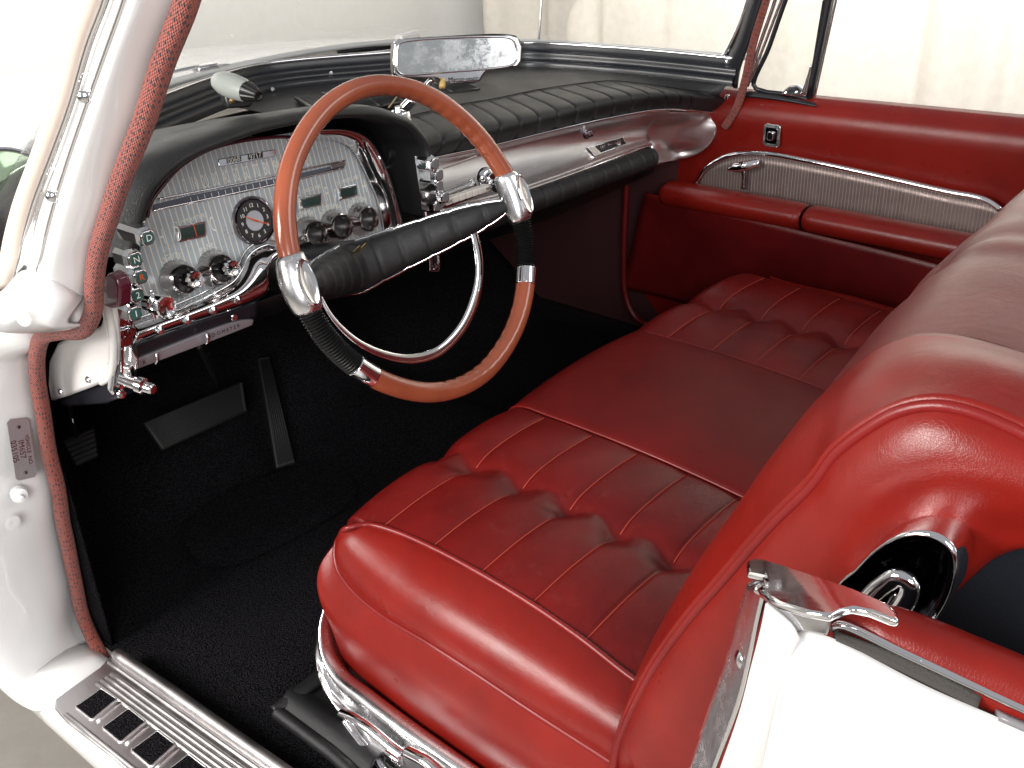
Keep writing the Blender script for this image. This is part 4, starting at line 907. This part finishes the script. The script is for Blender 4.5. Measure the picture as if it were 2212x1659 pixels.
# knee-level pedals
def pedal(name, pts, y, lab, ribs=0):
    P3 = [QP(px, py, (0, -.8, .6), (0, y, .2)) for px, py in pts]; o = prism(name, P3, A(0, .010, -.008), RUB, car, bevel=.004, label=lab); n = len(P3)
    if ribs:
        for k in range(1, ribs): 
            a = P3[0]+(P3[1]-P3[0])*k/ribs; b = P3[3]+(P3[2]-P3[3])*k/ribs; tube('tread_rib', [a*.95+b*.05+A(0, -.001, .001), a*.05+b*.95+A(0, -.001, .001)], .0014, RUB, o, n=5, seg=3)
    return o
pedal('brake_pedal', [(310, 912), (352, 972), (535, 888), (525, 822)], .80, 'wide black rubber brake pedal', 14)
tube('brake_arm', [QY(430, 745, .45), QY(452, 790, .60), QY(470, 835, .82)], .007, BLKM, car, n=8, seg=16)
pedal('parking_brake_pedal', [(132, 950), (165, 1008), (214, 985), (205, 922)], .70, 'small black parking brake pedal at the kick panel', 6)
tube('parking_brake_arm', [QY(150, 870, .62), QY(150, 905, .66), QY(165, 940, .72)], .006, BLKM, car, n=8, seg=12)
tube('brake_hook', [QY(148, 905, .65), QY(156, 905, .64), QY(158, 915, .64)], .003, CHRW, car, n=8, seg=10)
ac = [QP(px, py, (0, -.8, .6), (0, .80, .2)) for px, py in [(558, 772), (582, 768), (640, 1000), (598, 1012)]]
acc = prism('accelerator_pedal', ac, A(0, .010, -.008), RUB, car, bevel=.004, label='long ribbed black accelerator pedal')
for k in range(1, 8):
    f = k/8; a = ac[0]*(1-f)+ac[1]*f; b = ac[3]*(1-f)+ac[2]*f; tube('tread_rib', [a*.97+b*.03+A(0, -.001, .001), a*.03+b*.97+A(0, -.001, .001)], .0016, RUB, acc, n=5, seg=3)
# ---- bodywork on the driver side
wl = [(430, -110, -.872), (404, 0, -.872), (354, 130, -.872), (312, 260, -.872), (260, 391, -.872), (239, 455, -.87), (213, 542, -.868), (203, 620, -.865), (201, 672, -.862), (180, 712, -.864), (132, 716, -.868), (92, 728, -.866), (80, 765, -.862), (81, 821, -.858), (94, 899, -.858), (106, 977, -.858), (125, 1055, -.858), (137, 1134, -.858), (145, 1169, -.858), (162, 1253, -.858), (183, 1341, -.858), (222, 1420, -.858), (236, 1440, -.858)]
WL = [QX(px, py, x) for px, py, x in wl]; d_ = WL[0]-WL[1]; WL = [WL[0]+d_*((1.24-WL[0][2])/d_[2])]+WL
tube('windlace', WL, .0118, LACE, car, n=20, seg=260, uvlen=170, label='braided red windlace running down the driver door opening')
wn = spl(WL, 260)
# hinge pillar jamb facing the rear, on y about .46
def QJ(px, py): return QY(px, py, .47)
jr = [(92, 726), (70, 765), (70, 821), (84, 899), (96, 977), (115, 1055), (127, 1134), (152, 1253), (173, 1341), (222, 1430)]
inner = [QX(px-2, py, -.854)+A(0, .006, 0) for px, py in jr]
outer = [p+A(-.20-.0*k, .02, .0) for k, p in enumerate(inner)]
outer = [A(-1.03, .47, .66), A(-1.04, .475, .60), A(-1.05, .48, .5), A(-1.055, .49, .4), A(-1.055, .50, .3), A(-1.045, .50, .2), A(-1.03, .50, .12), A(-1.015, .485, .04), A(-1.0, .46, -.01), A(-.99, .43, -.02)]
inner = [inner[0]+A(-.01, .01, .05)]+inner; outer = [A(-1.03, .47, .74)]+outer
jm = [a*.55+b*.45+A(0, -.012, 0) for a, b in zip(inner, outer)]
jamb = loft('hinge_pillar', [[p+A(.03, .05, 0) for p in inner], inner, [p+A(-.014, -.010, 0) for p in inner], jm, outer, [p+A(-.01, .10, 0) for p in outer]], WHITE, car, nu=70, nv=40, thick=-.003, label='white painted hinge pillar of the driver door')
# fender behind the jamb
loft('front_fender', [[p+A(-.012, .10, 0) for p in outer], [A(-1.05, 1.6, .62), A(-1.06, 1.6, .4), A(-1.06, 1.6, .1), A(-1.02, 1.6, -.15)]], WHITE, car, nu=30, nv=10, thick=.003, label='white front fender flank')
# identification plate
pl = [(13, 912), (20, 905), (55, 902), (62, 906), (79, 1022), (74, 1030), (40, 1038), (33, 1034)]
pj = [QY(px, py, .447) for px, py in pl]
ipl = prism('number_plate', pj, A(0, -.0016, 0), plain('stamped_tin', (.42, .41, .42), .38, .6, (60, .2)), jamb, bevel=.0006, label='small riveted metal plate with stamped lettering')
c0 = QY(38, 910, .445); c1 = QY(56, 1030, .445); dn = c1-c0; Ld = np.linalg.norm(dn); dn /= Ld; lt = np.cross(dn, A(0, 1, 0)); lt = lt if lt[0] > 0 else -lt; cm = (c0+c1)/2+A(0, -.0002, 0)
for tx, o, sz, q in (('VEHICLE  NO.', .010, .0085, .004), ('IM657', .000, .0125, 0), ('035105', -.0115, .0125, .0)):
    text('plate_lettering', tx, cm+lt*o+dn*q, dn, lt, sz, DKCHR, ipl)
for q in (-.40, .42): lathe('rivet', [(0, .003), (.0015, .0025), (.002, 0)], cm+dn*Ld*q, (0, -1, 0), DKCHR, ipl, n=12)
lathe('door_check_bolt', [(-.01, .013), (.002, .012), (.004, .005), (.014, .0045), (.015, 0)], QY(42, 1070, .455), (-.3, -.95, .1), WHITE, jamb, n=24)
for px, py in ((18, 800), (28, 1130)): lathe('panel_dimple', [(0, .012), (.001, .006), (0, .0)], QY(px, py, .452), (0, -1, 0), WHITE, jamb, n=20)
# door opening sill: white rocker with aluminium tread plate
yy = [.50, .42, .2, 0, -.3, -.7, -1.2]
sect = [(-.860, -.005), (-.880, .008), (-.965, .024), (-.980, .018), (-.988, .000), (-.992, -.030), (-.985, -.070), (-.965, -.10), (-.92, -.13)]
rows = [[A(x-(.02 if y < .45 else 0)*0, y, z) for y in yy] for x, z in sect]
rocker = loft('rocker_panel', rows, WHITE, car, nu=30, nv=60, thick=.003, label='white rocker panel under the driver door opening')
def QS(px, py, l=0): return QZ(px, py, .036+l)
tpx = [(245, 1408), (262, 1404), (276, 1410), (345, 1457), (378, 1478), (620, 1652), (760, 1750), (660, 1830), (520, 1800), (380, 1760), (240, 1634), (142, 1558), (118, 1530), (118, 1510), (215, 1441)]
P3 = [QS(*p) for p in tpx]
plate = prism('sill_tread_plate', P3, A(0, 0, -.006), ALU, car, bevel=.003, label='aluminium door sill plate with raised ribs and carpet inserts')
plate.data.materials[0] = metal('brushed_tread', (.66, .64, .64), .30, .15, (200, 4, 200))
BT = bpy.data.materials['brushed_tread']
a0, a1 = QS(262, 1412), QS(630, 1668); dirl = (a1-a0)/np.linalg.norm(a1-a0)
lat = A(-1, 0, 0); lat = lat-dirl*(lat@dirl); lat /= np.linalg.norm(lat)
Lp = 1.0
def PL(s, w, h=0): return a0+dirl*s+lat*w+A(0, 0, .0+h)
roll = tube('rolled_edge', [PL(-.004, .006, .004), PL(.2, .006, .004), PL(.62, .006, .004)], .010, BT, plate, n=16, seg=30, flat=.8)
for w in (.024, .038, .047, .056, .065): tube('tread_rib', [PL(.03 if w > .03 else .0, w, -.0012), PL(.3, w, -.0012), PL(.62, w, -.0012)], .0042, BT, plate, n=10, seg=20)
# carpet inserts with raised ridges between them, measured from their corners in the photograph
zc = lambda x, y: (x*.3385, 1152+y*.3385)
wins = [[(487, 1108), (645, 995), (745, 1062), (590, 1190)], [(660, 1240), (820, 1122), (925, 1205), (772, 1333)], [(843, 1385), (1005, 1265), (1115, 1350), (965, 1487)]]
w0 = [[QS(*zc(*p)) for p in w] for w in wins]; st = w0[2][0]-w0[1][0]
w0.append([p+st*1.02 for p in w0[2]]); w0.append([p+st*1.02 for p in w0[3]])
for q in w0:
    c = sum(q)/4; fr_ = tube('insert_rim', [c+(p-c)*1.04+A(0, 0, .0005) for w_ in (q,) for a, b in zip(w_, w_[1:]+w_[:1]) for p in (a*.95+b*.05, a*.8+b*.2, a*.5+b*.5, a*.2+b*.8, a*.05+b*.95)], .0022, BT, plate, n=8, seg=80, closed=True)
    it = prism('carpet_insert', [c+(p-c)*1.02+A(0, 0, .0006) for a, b in zip(q, q[1:]+q[:1]) for p in (a*.96+b*.04, a*.04+b*.96)], A(0, 0, .0012), CARP, plate, bevel=.0004)
    a, b = q[3], q[2]; off = (q[3]-q[0]); off /= np.linalg.norm(off); tube('raised_ridge', [a*.97+b*.03+off*.011, a*.03+b*.97+off*.011], .0036, BT, plate, n=10, seg=6)
tube('outer_rib', [PL(.05, .134, -.001), PL(.62, .134, -.001)], .004, BT, plate, n=10, seg=10)
lathe('plate_screw', [(0, .0075), (.002, .006), (.0032, .003), (.0028, 0)], QS(307, 1500-0, .0)+A(0, 0, 0) if False else QS(177, 1498), (0, 0, 1), CHRW, plate, n=20)
# windshield pillar
def up_(P):
    d = P[0]-P[1]; return [P[0]+d*((1.25-P[0][2])/max(.01, d[2]))]+list(P)
pr_ = [(392, -60), (380, 0), (330, 130), (290, 253), (258, 345), (232, 432), (212, 490), (196, 542), (186, 600), (180, 646), (182, 695)]
pl_ = [(296, -60), (276, 0), (246, 80), (216, 161), (180, 262), (146, 365), (139, 386), (118, 460), (100, 540), (80, 622), (40, 700)]
R_ = up_([QX(px-4, py, -.866) for px, py in pr_]); L_ = up_([QX(px, py, -.905) for px, py in pl_])
Mi = [a*.4+b*.6+A(-.018, -.004, 0) for a, b in zip(R_, L_)]
pil = loft('windshield_pillar', [[p+A(.02, .05, 0) for p in R_], R_, [a*.93+b*.07+A(-.008, -.004, 0) for a, b in zip(R_, L_)], Mi, L_, [p+A(0, .03, 0) for p in L_]], WHITE, car, nu=70, nv=36, thick=-.003, label='white windshield pillar on the driver side')
# cowl corner where the pillar turns out over the hinge pillar
c1_ = [QX(*p, -.868) for p in [(178, 640), (183, 690), (180, 702)]]
top = [QX(182, 640, -.865), QX(150, 630, -.89), QX(100, 600, -.91), QX(40, 650, -.935), QX(-20, 670, -.96), QX(-120, 700, -.98)]
bot = [QX(186, 700, -.862), QX(150, 712, -.88), QX(100, 718, -.90), QX(50, 718, -.925), QX(-10, 690, -.955), QX(-120, 700, -.985)]
md = [a*.5+b*.5+A(-.030, -.010, -.003) for a, b in zip(top, bot)]
loft('cowl_corner', [[p+A(.0, .05, .0) for p in top], top, md, bot, [p+A(.01, .08, .006) for p in bot]], WHITE, pil, nu=50, nv=36, thick=-.003)
lathe('cowl_dimple', [(0, .009), (.002, .006), (.0025, 0)], QX(52, 690, -.955), (-.8, -.6, .1), WHITE, pil, n=24)
# bright trim strip with screws
tl_ = [(240, -60), (226, 0), (190, 95), (150, 232), (110, 340), (72, 440), (50, 520), (38, 580), (22, 632)]
tr_ = [(292, -60), (274, 0), (235, 110), (190, 235), (146, 365), (118, 460), (98, 540), (84, 600), (76, 628)]
TL = up_([QX(px, py, -.915) for px, py in tl_]); TR = up_([QX(px, py, -.907) for px, py in tr_])
trim = loft('pillar_trim', [[p+A(.006, .012, 0) for p in TL], TL, [a*.7+b*.3+A(.006, .006, 0) for a, b in zip(TL, TR)], [a*.3+b*.7+A(.004, .004, 0) for a, b in zip(TL, TR)], [p+A(-.004, -.003, 0) for p in TR], TR], CHR, car, nu=60, nv=24, thick=.002, label='bright screwed trim strip along the driver side windshield pillar')
for p in [(182, 208), (112, 424), (62, 621)]: lathe('trim_screw', [(0, .0075), (.002, .007), (.0042, .004), (.0046, 0)], QX(*p, -.914), (-.75, -.65, 0), CHRW, trim, n=20)
# glass edge reflection beyond the trim, put in as a coloured strip
loft('edge_reflection_strip', [[p+A(.0, .004, 0) for p in TL], up_([QX(px-26, py, -.925)+A(0, .02, 0) for px, py in tl_])], plain('peach_reflection', (.62, .52, .45), .35), trim, nu=40, nv=3, thick=.004)
# windshield glass wrapping round, and the header out of frame
gt = [A(-.72, -.16, 1.22), A(-.60, .05, 1.235), A(-.3, .17, 1.245), A(0, .20, 1.25), A(.3, .17, 1.245), A(.60, .05, 1.235), A(.74, -.12, 1.22)]
gb = [A(-.915, .33, .715), A(-.86, .50, .765)]+[outw(p, .040, .046) for p in LW[::6]]+[outw(LW[-1], .040, .046)]
gmid = [a*.5+b*.5+A(0, .05, 0) for a, b in zip(spl(gb, 30), spl(gt, 30))]
# near end of the base line matched to the pillar
loft('windshield', [gb, gmid, gt], GLASS, car, nu=60, nv=20, label='curved windshield glass')
tube('windshield_header', [A(-.90, -.24, 1.245), A(-.82, -.21, 1.245)]+gt+[A(.82, -.18, 1.245)], .028, WHITE, car, n=14, seg=60, label='white windshield header')
# far windshield frame
fg = [QX(1485, 152, .775), QX(1530, 143, .78), QX(1562, 122, .785), (QX(1585, 82, .785)), QX(1603, 40, .785), QX(1616, 0, .785), QX(1650, -110, .785)]
tube('windshield_frame', fg, .0065, CHR, car, n=12, seg=60, label='bright frame at the passenger corner of the windshield')
fp = [[QX(1594, 190, .775), QX(1600, 150, .775), QX(1620, 95, .775), QX(1650, 0, .775), QX(1690, -120, .775)], [QX(1545, 165, .79), QX(1572, 130, .79), QX(1594, 90, .79), QX(1622, 0, .79), QX(1655, -120, .79)]]
loft('far_windshield_pillar', [fp[0], [a*.5+b*.5+A(-.006, -.004, 0) for a, b in zip(spl(fp[0], 8), spl(fp[1], 8))], fp[1]], BLKP, car, nu=30, nv=10, thick=.01, label='black windshield pillar on the passenger side')
tube('door_edge_trim', [QX(1700, -80, .79), QX(1668, 20, .79), QX(1640, 100, .79), QX(1614, 186, .785)], .005, CHR, car, n=8, seg=30, label='thin chrome edge beside the far windshield pillar')
for p in ((1570, 134),): lathe('frame_screw', [(0, .005), (.003, .004), (.004, 0)], QX(*p, .77), (-1, -.2, 0), CHRW, cowl, n=12)
# driver side end panel of the dashboard
ep = [(122, 742), (150, 728), (185, 722), (215, 705), (226, 665), (238, 660), (243, 690), (248, 740), (247, 790), (232, 822), (190, 840), (140, 858), (108, 868), (102, 830), (104, 780)]
EP = [QX(px, py, -.815) for px, py in ep]; 
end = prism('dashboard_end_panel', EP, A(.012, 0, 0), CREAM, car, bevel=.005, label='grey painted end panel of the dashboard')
tube('panel_lip', [QX(px, py, -.816) for px, py in [(229, 640), (236, 680), (243, 720), (245, 770), (238, 812), (220, 826)]], .0055, CREAM, end, n=12, seg=40)
tube('panel_lip', [QX(px, py, -.816) for px, py in [(222, 660), (229, 700), (235, 740), (235, 785)]], .0025, CREAM, end, n=8, seg=30)
for p in ((208, 690), (190, 820), (131, 846)): lathe('panel_screw', [(0, .0055), (.0025, .004), (.003, 0)], QX(*p, -.8165), (-1, 0, 0), CHRW, end, n=14)
prism('end_panel_underside', [QX(px, py, -.80) for px, py in [(112, 866), (150, 852), (230, 822), (262, 812), (255, 862), (225, 874), (140, 880)]], A(.03, 0, 0), BLKP, end, bevel=.005)
prism('maroon_cap', [QX(px, py, -.822) for px, py in [(214, 608), (232, 590), (248, 600), (257, 625), (256, 665), (240, 668), (222, 662)]], A(.02, 0, 0), MAROON, end, bevel=.004)
# kick wall behind on the driver side
loft('kick_panel', [[A(-.838, .46, .0), A(-.838, .46, .3), A(-.838, .46, .50)], [A(-.835, 1.4, .0), A(-.835, 1.4, .3), A(-.835, 1.4, .55)]], CARP, car, nu=10, nv=10, thick=.004, label='black carpeted kick wall beside the pedals')
loft('firewall', [[A(-.84, 1.30, .3), A(.84, 1.30, .3)], [A(-.84, 1.26, .66), A(.84, 1.26, .66)]], BLKM, car, nu=8, nv=4, thick=.01, label='black firewall')
# bonnet and cowl outside
nx, ny = 80, 60; P = np.zeros((nx, ny, 3))
for i in range(nx):
    x = -1.03+2.06*i/(nx-1)
    for j in range(ny):
        cy = .845*(1-(abs(x)/1.12)**3.2)+.015; y = cy+(3.0-cy)*j/(ny-1); s = (y-cy)
        z = .856-.10*x*x-.05*s-.055*s*s
        P[i, j] = (x, y, z)
bon = grid('bonnet', P, WHITE, car, thick=-.01, label='white bonnet and fender tops beyond the windshield')
def onb(px, py, z=.86): return QY(px, py, .88+(.885-z))
w1 = tube('wiper_blade', [onb(360, 176, .875), onb(440, 158, .875), onb(560, 143, .875), onb(672, 137, .872)], .005, BLKM, car, n=8, seg=30, label='windshield wiper blade in front of the driver')
tube('wiper_arm', [onb(350, 160, .885), onb(430, 143, .885)], .0035, CHRW, w1, n=8, seg=8); box('wiper_pivot', onb(444, 146, .885), (.05, .03, .014), CHRW, w1, bevel=.004)
tube('wiper_arm', [onb(462, 148, .885), onb(480, 140, .89), onb(520, 143, .885), onb(660, 134, .885)], .0025, CHRW, w1, n=8, seg=18)
w2 = tube('wiper_blade', [onb(730, 110, .875), onb(790, 106, .875), onb(860, 103, .872)], .006, BLKM, car, n=8, seg=20, label='windshield wiper blade in front of the passenger')
tube('wiper_arm', [onb(728, 106, .885), onb(780, 97, .89), onb(860, 92, .89)], .003, CHR, w2, n=8, seg=18)
an = QP(1163, 110, (-.3, -1, 0), (.55, 1.2, 0)); at = QP(1178, -120, (-.3, -1, 0), (.55, 1.2, 0))
tube('radio_antenna', [an+A(0, 0, -.08), an, an*.5+at*.5, at], [.006, .0045, .0035, .003], CHR, car, n=8, seg=10, label='thin chrome radio antenna on the passenger fender')
# round door mirror beyond the pillar
dmn = A(-.15, -.98, .1); dm = QY(16, 428, .62)
dmir = lathe('side_mirror', [(-.05, .03), (-.03, .065), (-.005, .078), (.004, .080), (.006, .077), (.003, .073), (.003, 0)], dm, dmn, CHR, car, n=56, sx=1.0, label='round chrome side mirror with a painted green reflection beyond the driver side windshield')
lathe('mirror_glass', [(.0035, .0735), (.0045, .072), (.0045, 0)], dm, dmn, GMIRR, dmir, n=48)
tube('mirror_stem', [dm+A(.05, .02, -.075), dm+A(.07, .03, -.11), dm+A(.05, .04, -.20)], [.012, .009, .014], CHR, dmir, n=12, seg=14)
# ---- rear quarter on the driver side
XQ = -.865
def qx(L, x): return [QX(px, py, x) for px, py in L]
# outer panel: upper edge, shoulder and flank
ue = [(1712, 1382), (1728, 1360), (1790, 1374), (1830, 1392), (2000, 1480), (2160, 1550), (2212, 1572), (2420, 1665)]
UE = qx(ue, XQ); S1 = [p+A(-.006, .0, -.008) for p in UE]; S2 = [p+A(-.020, 0, -.06) for p in UE]; S3 = [p+A(-.050, .0, -.20) for p in UE]; S4 = [p+A(-.08, .0, -.5) for p in UE]; 
quarter = loft('rear_quarter_panel', [[p+A(.006, 0, -.02) for p in UE], UE, S1, S2, S3, S4], WHITE, car, nu=50, nv=50, thick=.003, label='white rear quarter panel behind the driver door opening')
# front return of the panel: lock pillar
jo = [UE[0]+A(-.006, 0, -.008), UE[0]+A(-.020, .0, -.06), UE[0]+A(-.050, .0, -.20), UE[0]+A(-.080, .0, -.50)]
jo2 = [p+A(.05, .004, -.0) for p in jo]
loft('lock_pillar', [jo, jo2], WHITE, quarter, nu=30, nv=16, thick=.003)
# bright strip down the pillar
cs_l = [(1620, 1262), (1600, 1330), (1575, 1420), (1545, 1500), (1500, 1640), (1470, 1720)]; cs_r = [(1655, 1275), (1640, 1340), (1622, 1430), (1600, 1520), (1548, 1659), (1520, 1740)]
CSL = qx(cs_l, -.842); CSR = qx(cs_r, -.872)
cs = loft('lock_pillar_trim', [[p+A(.02, -.01, 0) for p in CSL], CSL, [a*.5+b*.5+A(0, .002, 0) for a, b in zip(CSL, CSR)], CSR], ALU, car, nu=40, nv=16, thick=.002, label='polished trim strip on the lock pillar behind the driver seat')
lathe('trim_screw', [(0, .0095), (.002, .008), (.0045, .004), (.004, 0)], QX(1601, 1420, -.860), (-.5, .85, .15), CHRW, cs, n=20)
cs2l = [(1658, 1300), (1648, 1350), (1625, 1440), (1602, 1530), (1550, 1680)]; cs2r = [(1730, 1378), (1708, 1430), (1690, 1500), (1665, 1600), (1650, 1700)]
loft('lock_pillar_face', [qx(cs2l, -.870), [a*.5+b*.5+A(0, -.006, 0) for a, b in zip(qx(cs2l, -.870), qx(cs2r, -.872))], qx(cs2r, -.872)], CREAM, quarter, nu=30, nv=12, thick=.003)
# chrome cap with its winged tip
cpx = [(1612, 1210), (1630, 1205), (1655, 1208), (1700, 1222), (1780, 1248), (1850, 1272), (1915, 1300), (1940, 1322), (1944, 1338), (1925, 1336), (1880, 1318), (1845, 1311), (1820, 1316), (1796, 1328), (1740, 1318), (1680, 1300), (1642, 1276), (1638, 1266), (1654, 1256), (1650, 1244), (1614, 1236)]
cap = prism('pillar_cap', [QP(px, py, (.30, .30, 1), QX(1640, 1240, -.856)) for px, py in cpx], A(0, 0, -.007), CHR, car, bevel=.0025, label='chrome winged cap at the top of the lock pillar')
loft('cap_skirt', [qx([(1640, 1272), (1690, 1292), (1750, 1312), (1792, 1325)], -.866), qx([(1655, 1300), (1695, 1325), (1740, 1345), (1790, 1362)], -.868), qx([(1690, 1400), (1700, 1385), (1722, 1365), (1785, 1372)], -.869)], CHRW, cap, nu=24, nv=14, thick=.002)
tube('cap_edge', qx([(1634, 1270), (1680, 1296), (1740, 1314), (1796, 1328), (1830, 1310)], -.866), .004, CHR, cap, n=10, seg=50)
# padded inner roll, chrome bead and fuzzy channel
PR = qx([(1812, 1335), (1850, 1343), (1960, 1385), (2080, 1440), (2212, 1500), (2420, 1600)], -.835)
qp = tube('quarter_top_roll', PR, [.012, .021, .023, .024, .024, .024], RED, car, n=24, seg=60, label='padded red leather roll along the rear quarter window slot')
tube('slot_bead', qx([(1800, 1358), (1815, 1350), (1960, 1415), (2100, 1480), (2212, 1532), (2420, 1630)], -.856), .0035, CHR, qp, n=8, seg=50)
f1 = qx([(1800, 1362), (1900, 1400), (2030, 1460), (2120, 1505)], -.858); f2 = qx([(1806, 1382), (1896, 1424), (2024, 1488), (2112, 1528)], -.866)
loft('fuzzy_channel', [[p+A(0, 0, .001) for p in f1], [p+A(0, 0, .001) for p in f2]], plain('fuzzy_weatherstrip', (.05, .045, .04), .95, bumps=(500, 1.)), qp, nu=40, nv=4, thick=.006)
prism('channel_clip', qx([(2118, 1502), (2126, 1500), (2168, 1532), (2156, 1538), (2112, 1524)], -.857), A(0, 0, .003), CHR, qp, bevel=.001)
loft('slot_lip', [qx([(2150, 1530), (2212, 1556), (2420, 1650)], -.859), qx([(2160, 1546), (2212, 1568), (2420, 1662)], -.866)], plain('taupe_paint2', (.2, .19, .2), .3), qp, nu=10, nv=3, thick=.004)
# chrome oval hinge cover of the folding backrest
def oval(c, ux, uy, n=56):
    return [c+ux*math.cos(2*math.pi*k/n)*(1.0)+uy*math.sin(2*math.pi*k/n) for k in range(n)]
oc_ = [(1812, 1266), (1850, 1225), (1890, 1185), (1940, 1153), (1990, 1143), (2035, 1153), (2066, 1180), (2073, 1222), (2064, 1268), (2045, 1310), (2015, 1350), (1985, 1375), (1930, 1380), (1860, 1340)]
OV = spl(qx(oc_, -.745), 80, True); oc3 = OV.mean(0)
P = np.zeros((80, 9, 3))
for j, (s_, dx) in enumerate(((1.0, .030), (1.0, .0), (.965, -.007), (.93, -.004), (.88, .003), (.7, .010), (.45, .013), (.2, .014), (.01, .014))): P[:, j] = oc3+(OV-oc3)*s_+A(dx, 0, 0)
hc = grid('hinge_cover', P, CHR, backrest, cu=True, label='oval chrome hinge cover on the side of the backrest')
grid('hinge_dish', P[:, 4:]+A(-.0015, 0, 0), metal('dark_reflection_chrome', (.045, .045, .055), .10), hc, cu=True)  # the dish is chrome; its dark reflection is put into the colour
tube('hinge_lever', qx([(1868, 1300), (1905, 1265), (1940, 1248), (1963, 1258), (1965, 1280), (1945, 1315), (1930, 1335)], -.752), .0085, CHR, hc, n=14, seg=50, up=(1, 0, 0), flat=.8)
tube('hinge_lever', qx([(1920, 1310), (1938, 1285), (1946, 1290), (1935, 1320)], -.750), .004, DKCHR, hc, n=10, seg=20)
# rear compartment: dark carpeted side and floor
loft('rear_side_panel', [[A(-.80, -.80, .68), A(-.80, -1.9, .70)], [A(-.78, -.85, .3), A(-.78, -1.9, .3)]], NAVY, car, nu=6, nv=6, thick=.01, label='dark blue carpeted side of the rear compartment')
loft('rear_floor', [[A(-.80, -1.06, .02), A(.80, -1.06, .02)], [A(-.80, -2.3, .02), A(.80, -2.3, .02)]], NAVY, car, nu=6, nv=6, thick=.01, label='dark blue carpet behind the front seat')
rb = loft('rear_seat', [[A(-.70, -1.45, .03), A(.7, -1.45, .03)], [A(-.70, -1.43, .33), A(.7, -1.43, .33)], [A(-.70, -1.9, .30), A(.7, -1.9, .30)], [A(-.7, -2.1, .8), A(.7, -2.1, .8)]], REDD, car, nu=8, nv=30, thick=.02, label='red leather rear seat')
# ---- vinyl flap lying on the carpet under the shield
va = [QZ(585, 1533, .035), QZ(640, 1470, .03), QZ(705, 1430, .035), QZ(740, 1400, .03)]
vb = [QZ(600, 1545, .03), QZ(660, 1590, .03), QZ(725, 1640, .03), QZ(790, 1700, .03)]
n = 40; e_a = spl(vb, n); flap = [e_a, [p+A(.03, .01, .018) for p in e_a], [p+A(.07, .02, .004) for p in e_a], [p+A(.16, .02, .010) for p in e_a]]
vf = loft('vinyl_mat', flap, BLKS, None, nu=60, nv=30, thick=.004)
vf['label'] = 'folded black vinyl mat lying on the carpet beside the driver seat'; vf['category'] = 'mat'
tube('rolled_hem', [p+A(0, 0, .006) for p in e_a], .011, BLKS, vf, n=14, seg=60)
tube('rolled_hem', [QZ(590, 1534, .042), QZ(640, 1500, .045), QZ(720, 1440, .045), QZ(760, 1410, .05)], [.009, .014, .016, .016], BLKS, vf, n=14, seg=30, flat=.5)
loft('heel_mat', [[QZ(395, 1135, .012), QZ(480, 1070, .012), QZ(600, 1020, .012), QZ(720, 990, .012)], [QZ(405, 1185, .014), QZ(500, 1160, .014), QZ(640, 1110, .014), QZ(765, 1040, .014)], [QZ(440, 1222, .008), QZ(500, 1222, .008), QZ(600, 1180, .008), QZ(768, 1085, .008)]], CARP, floor_, nu=30, nv=12)
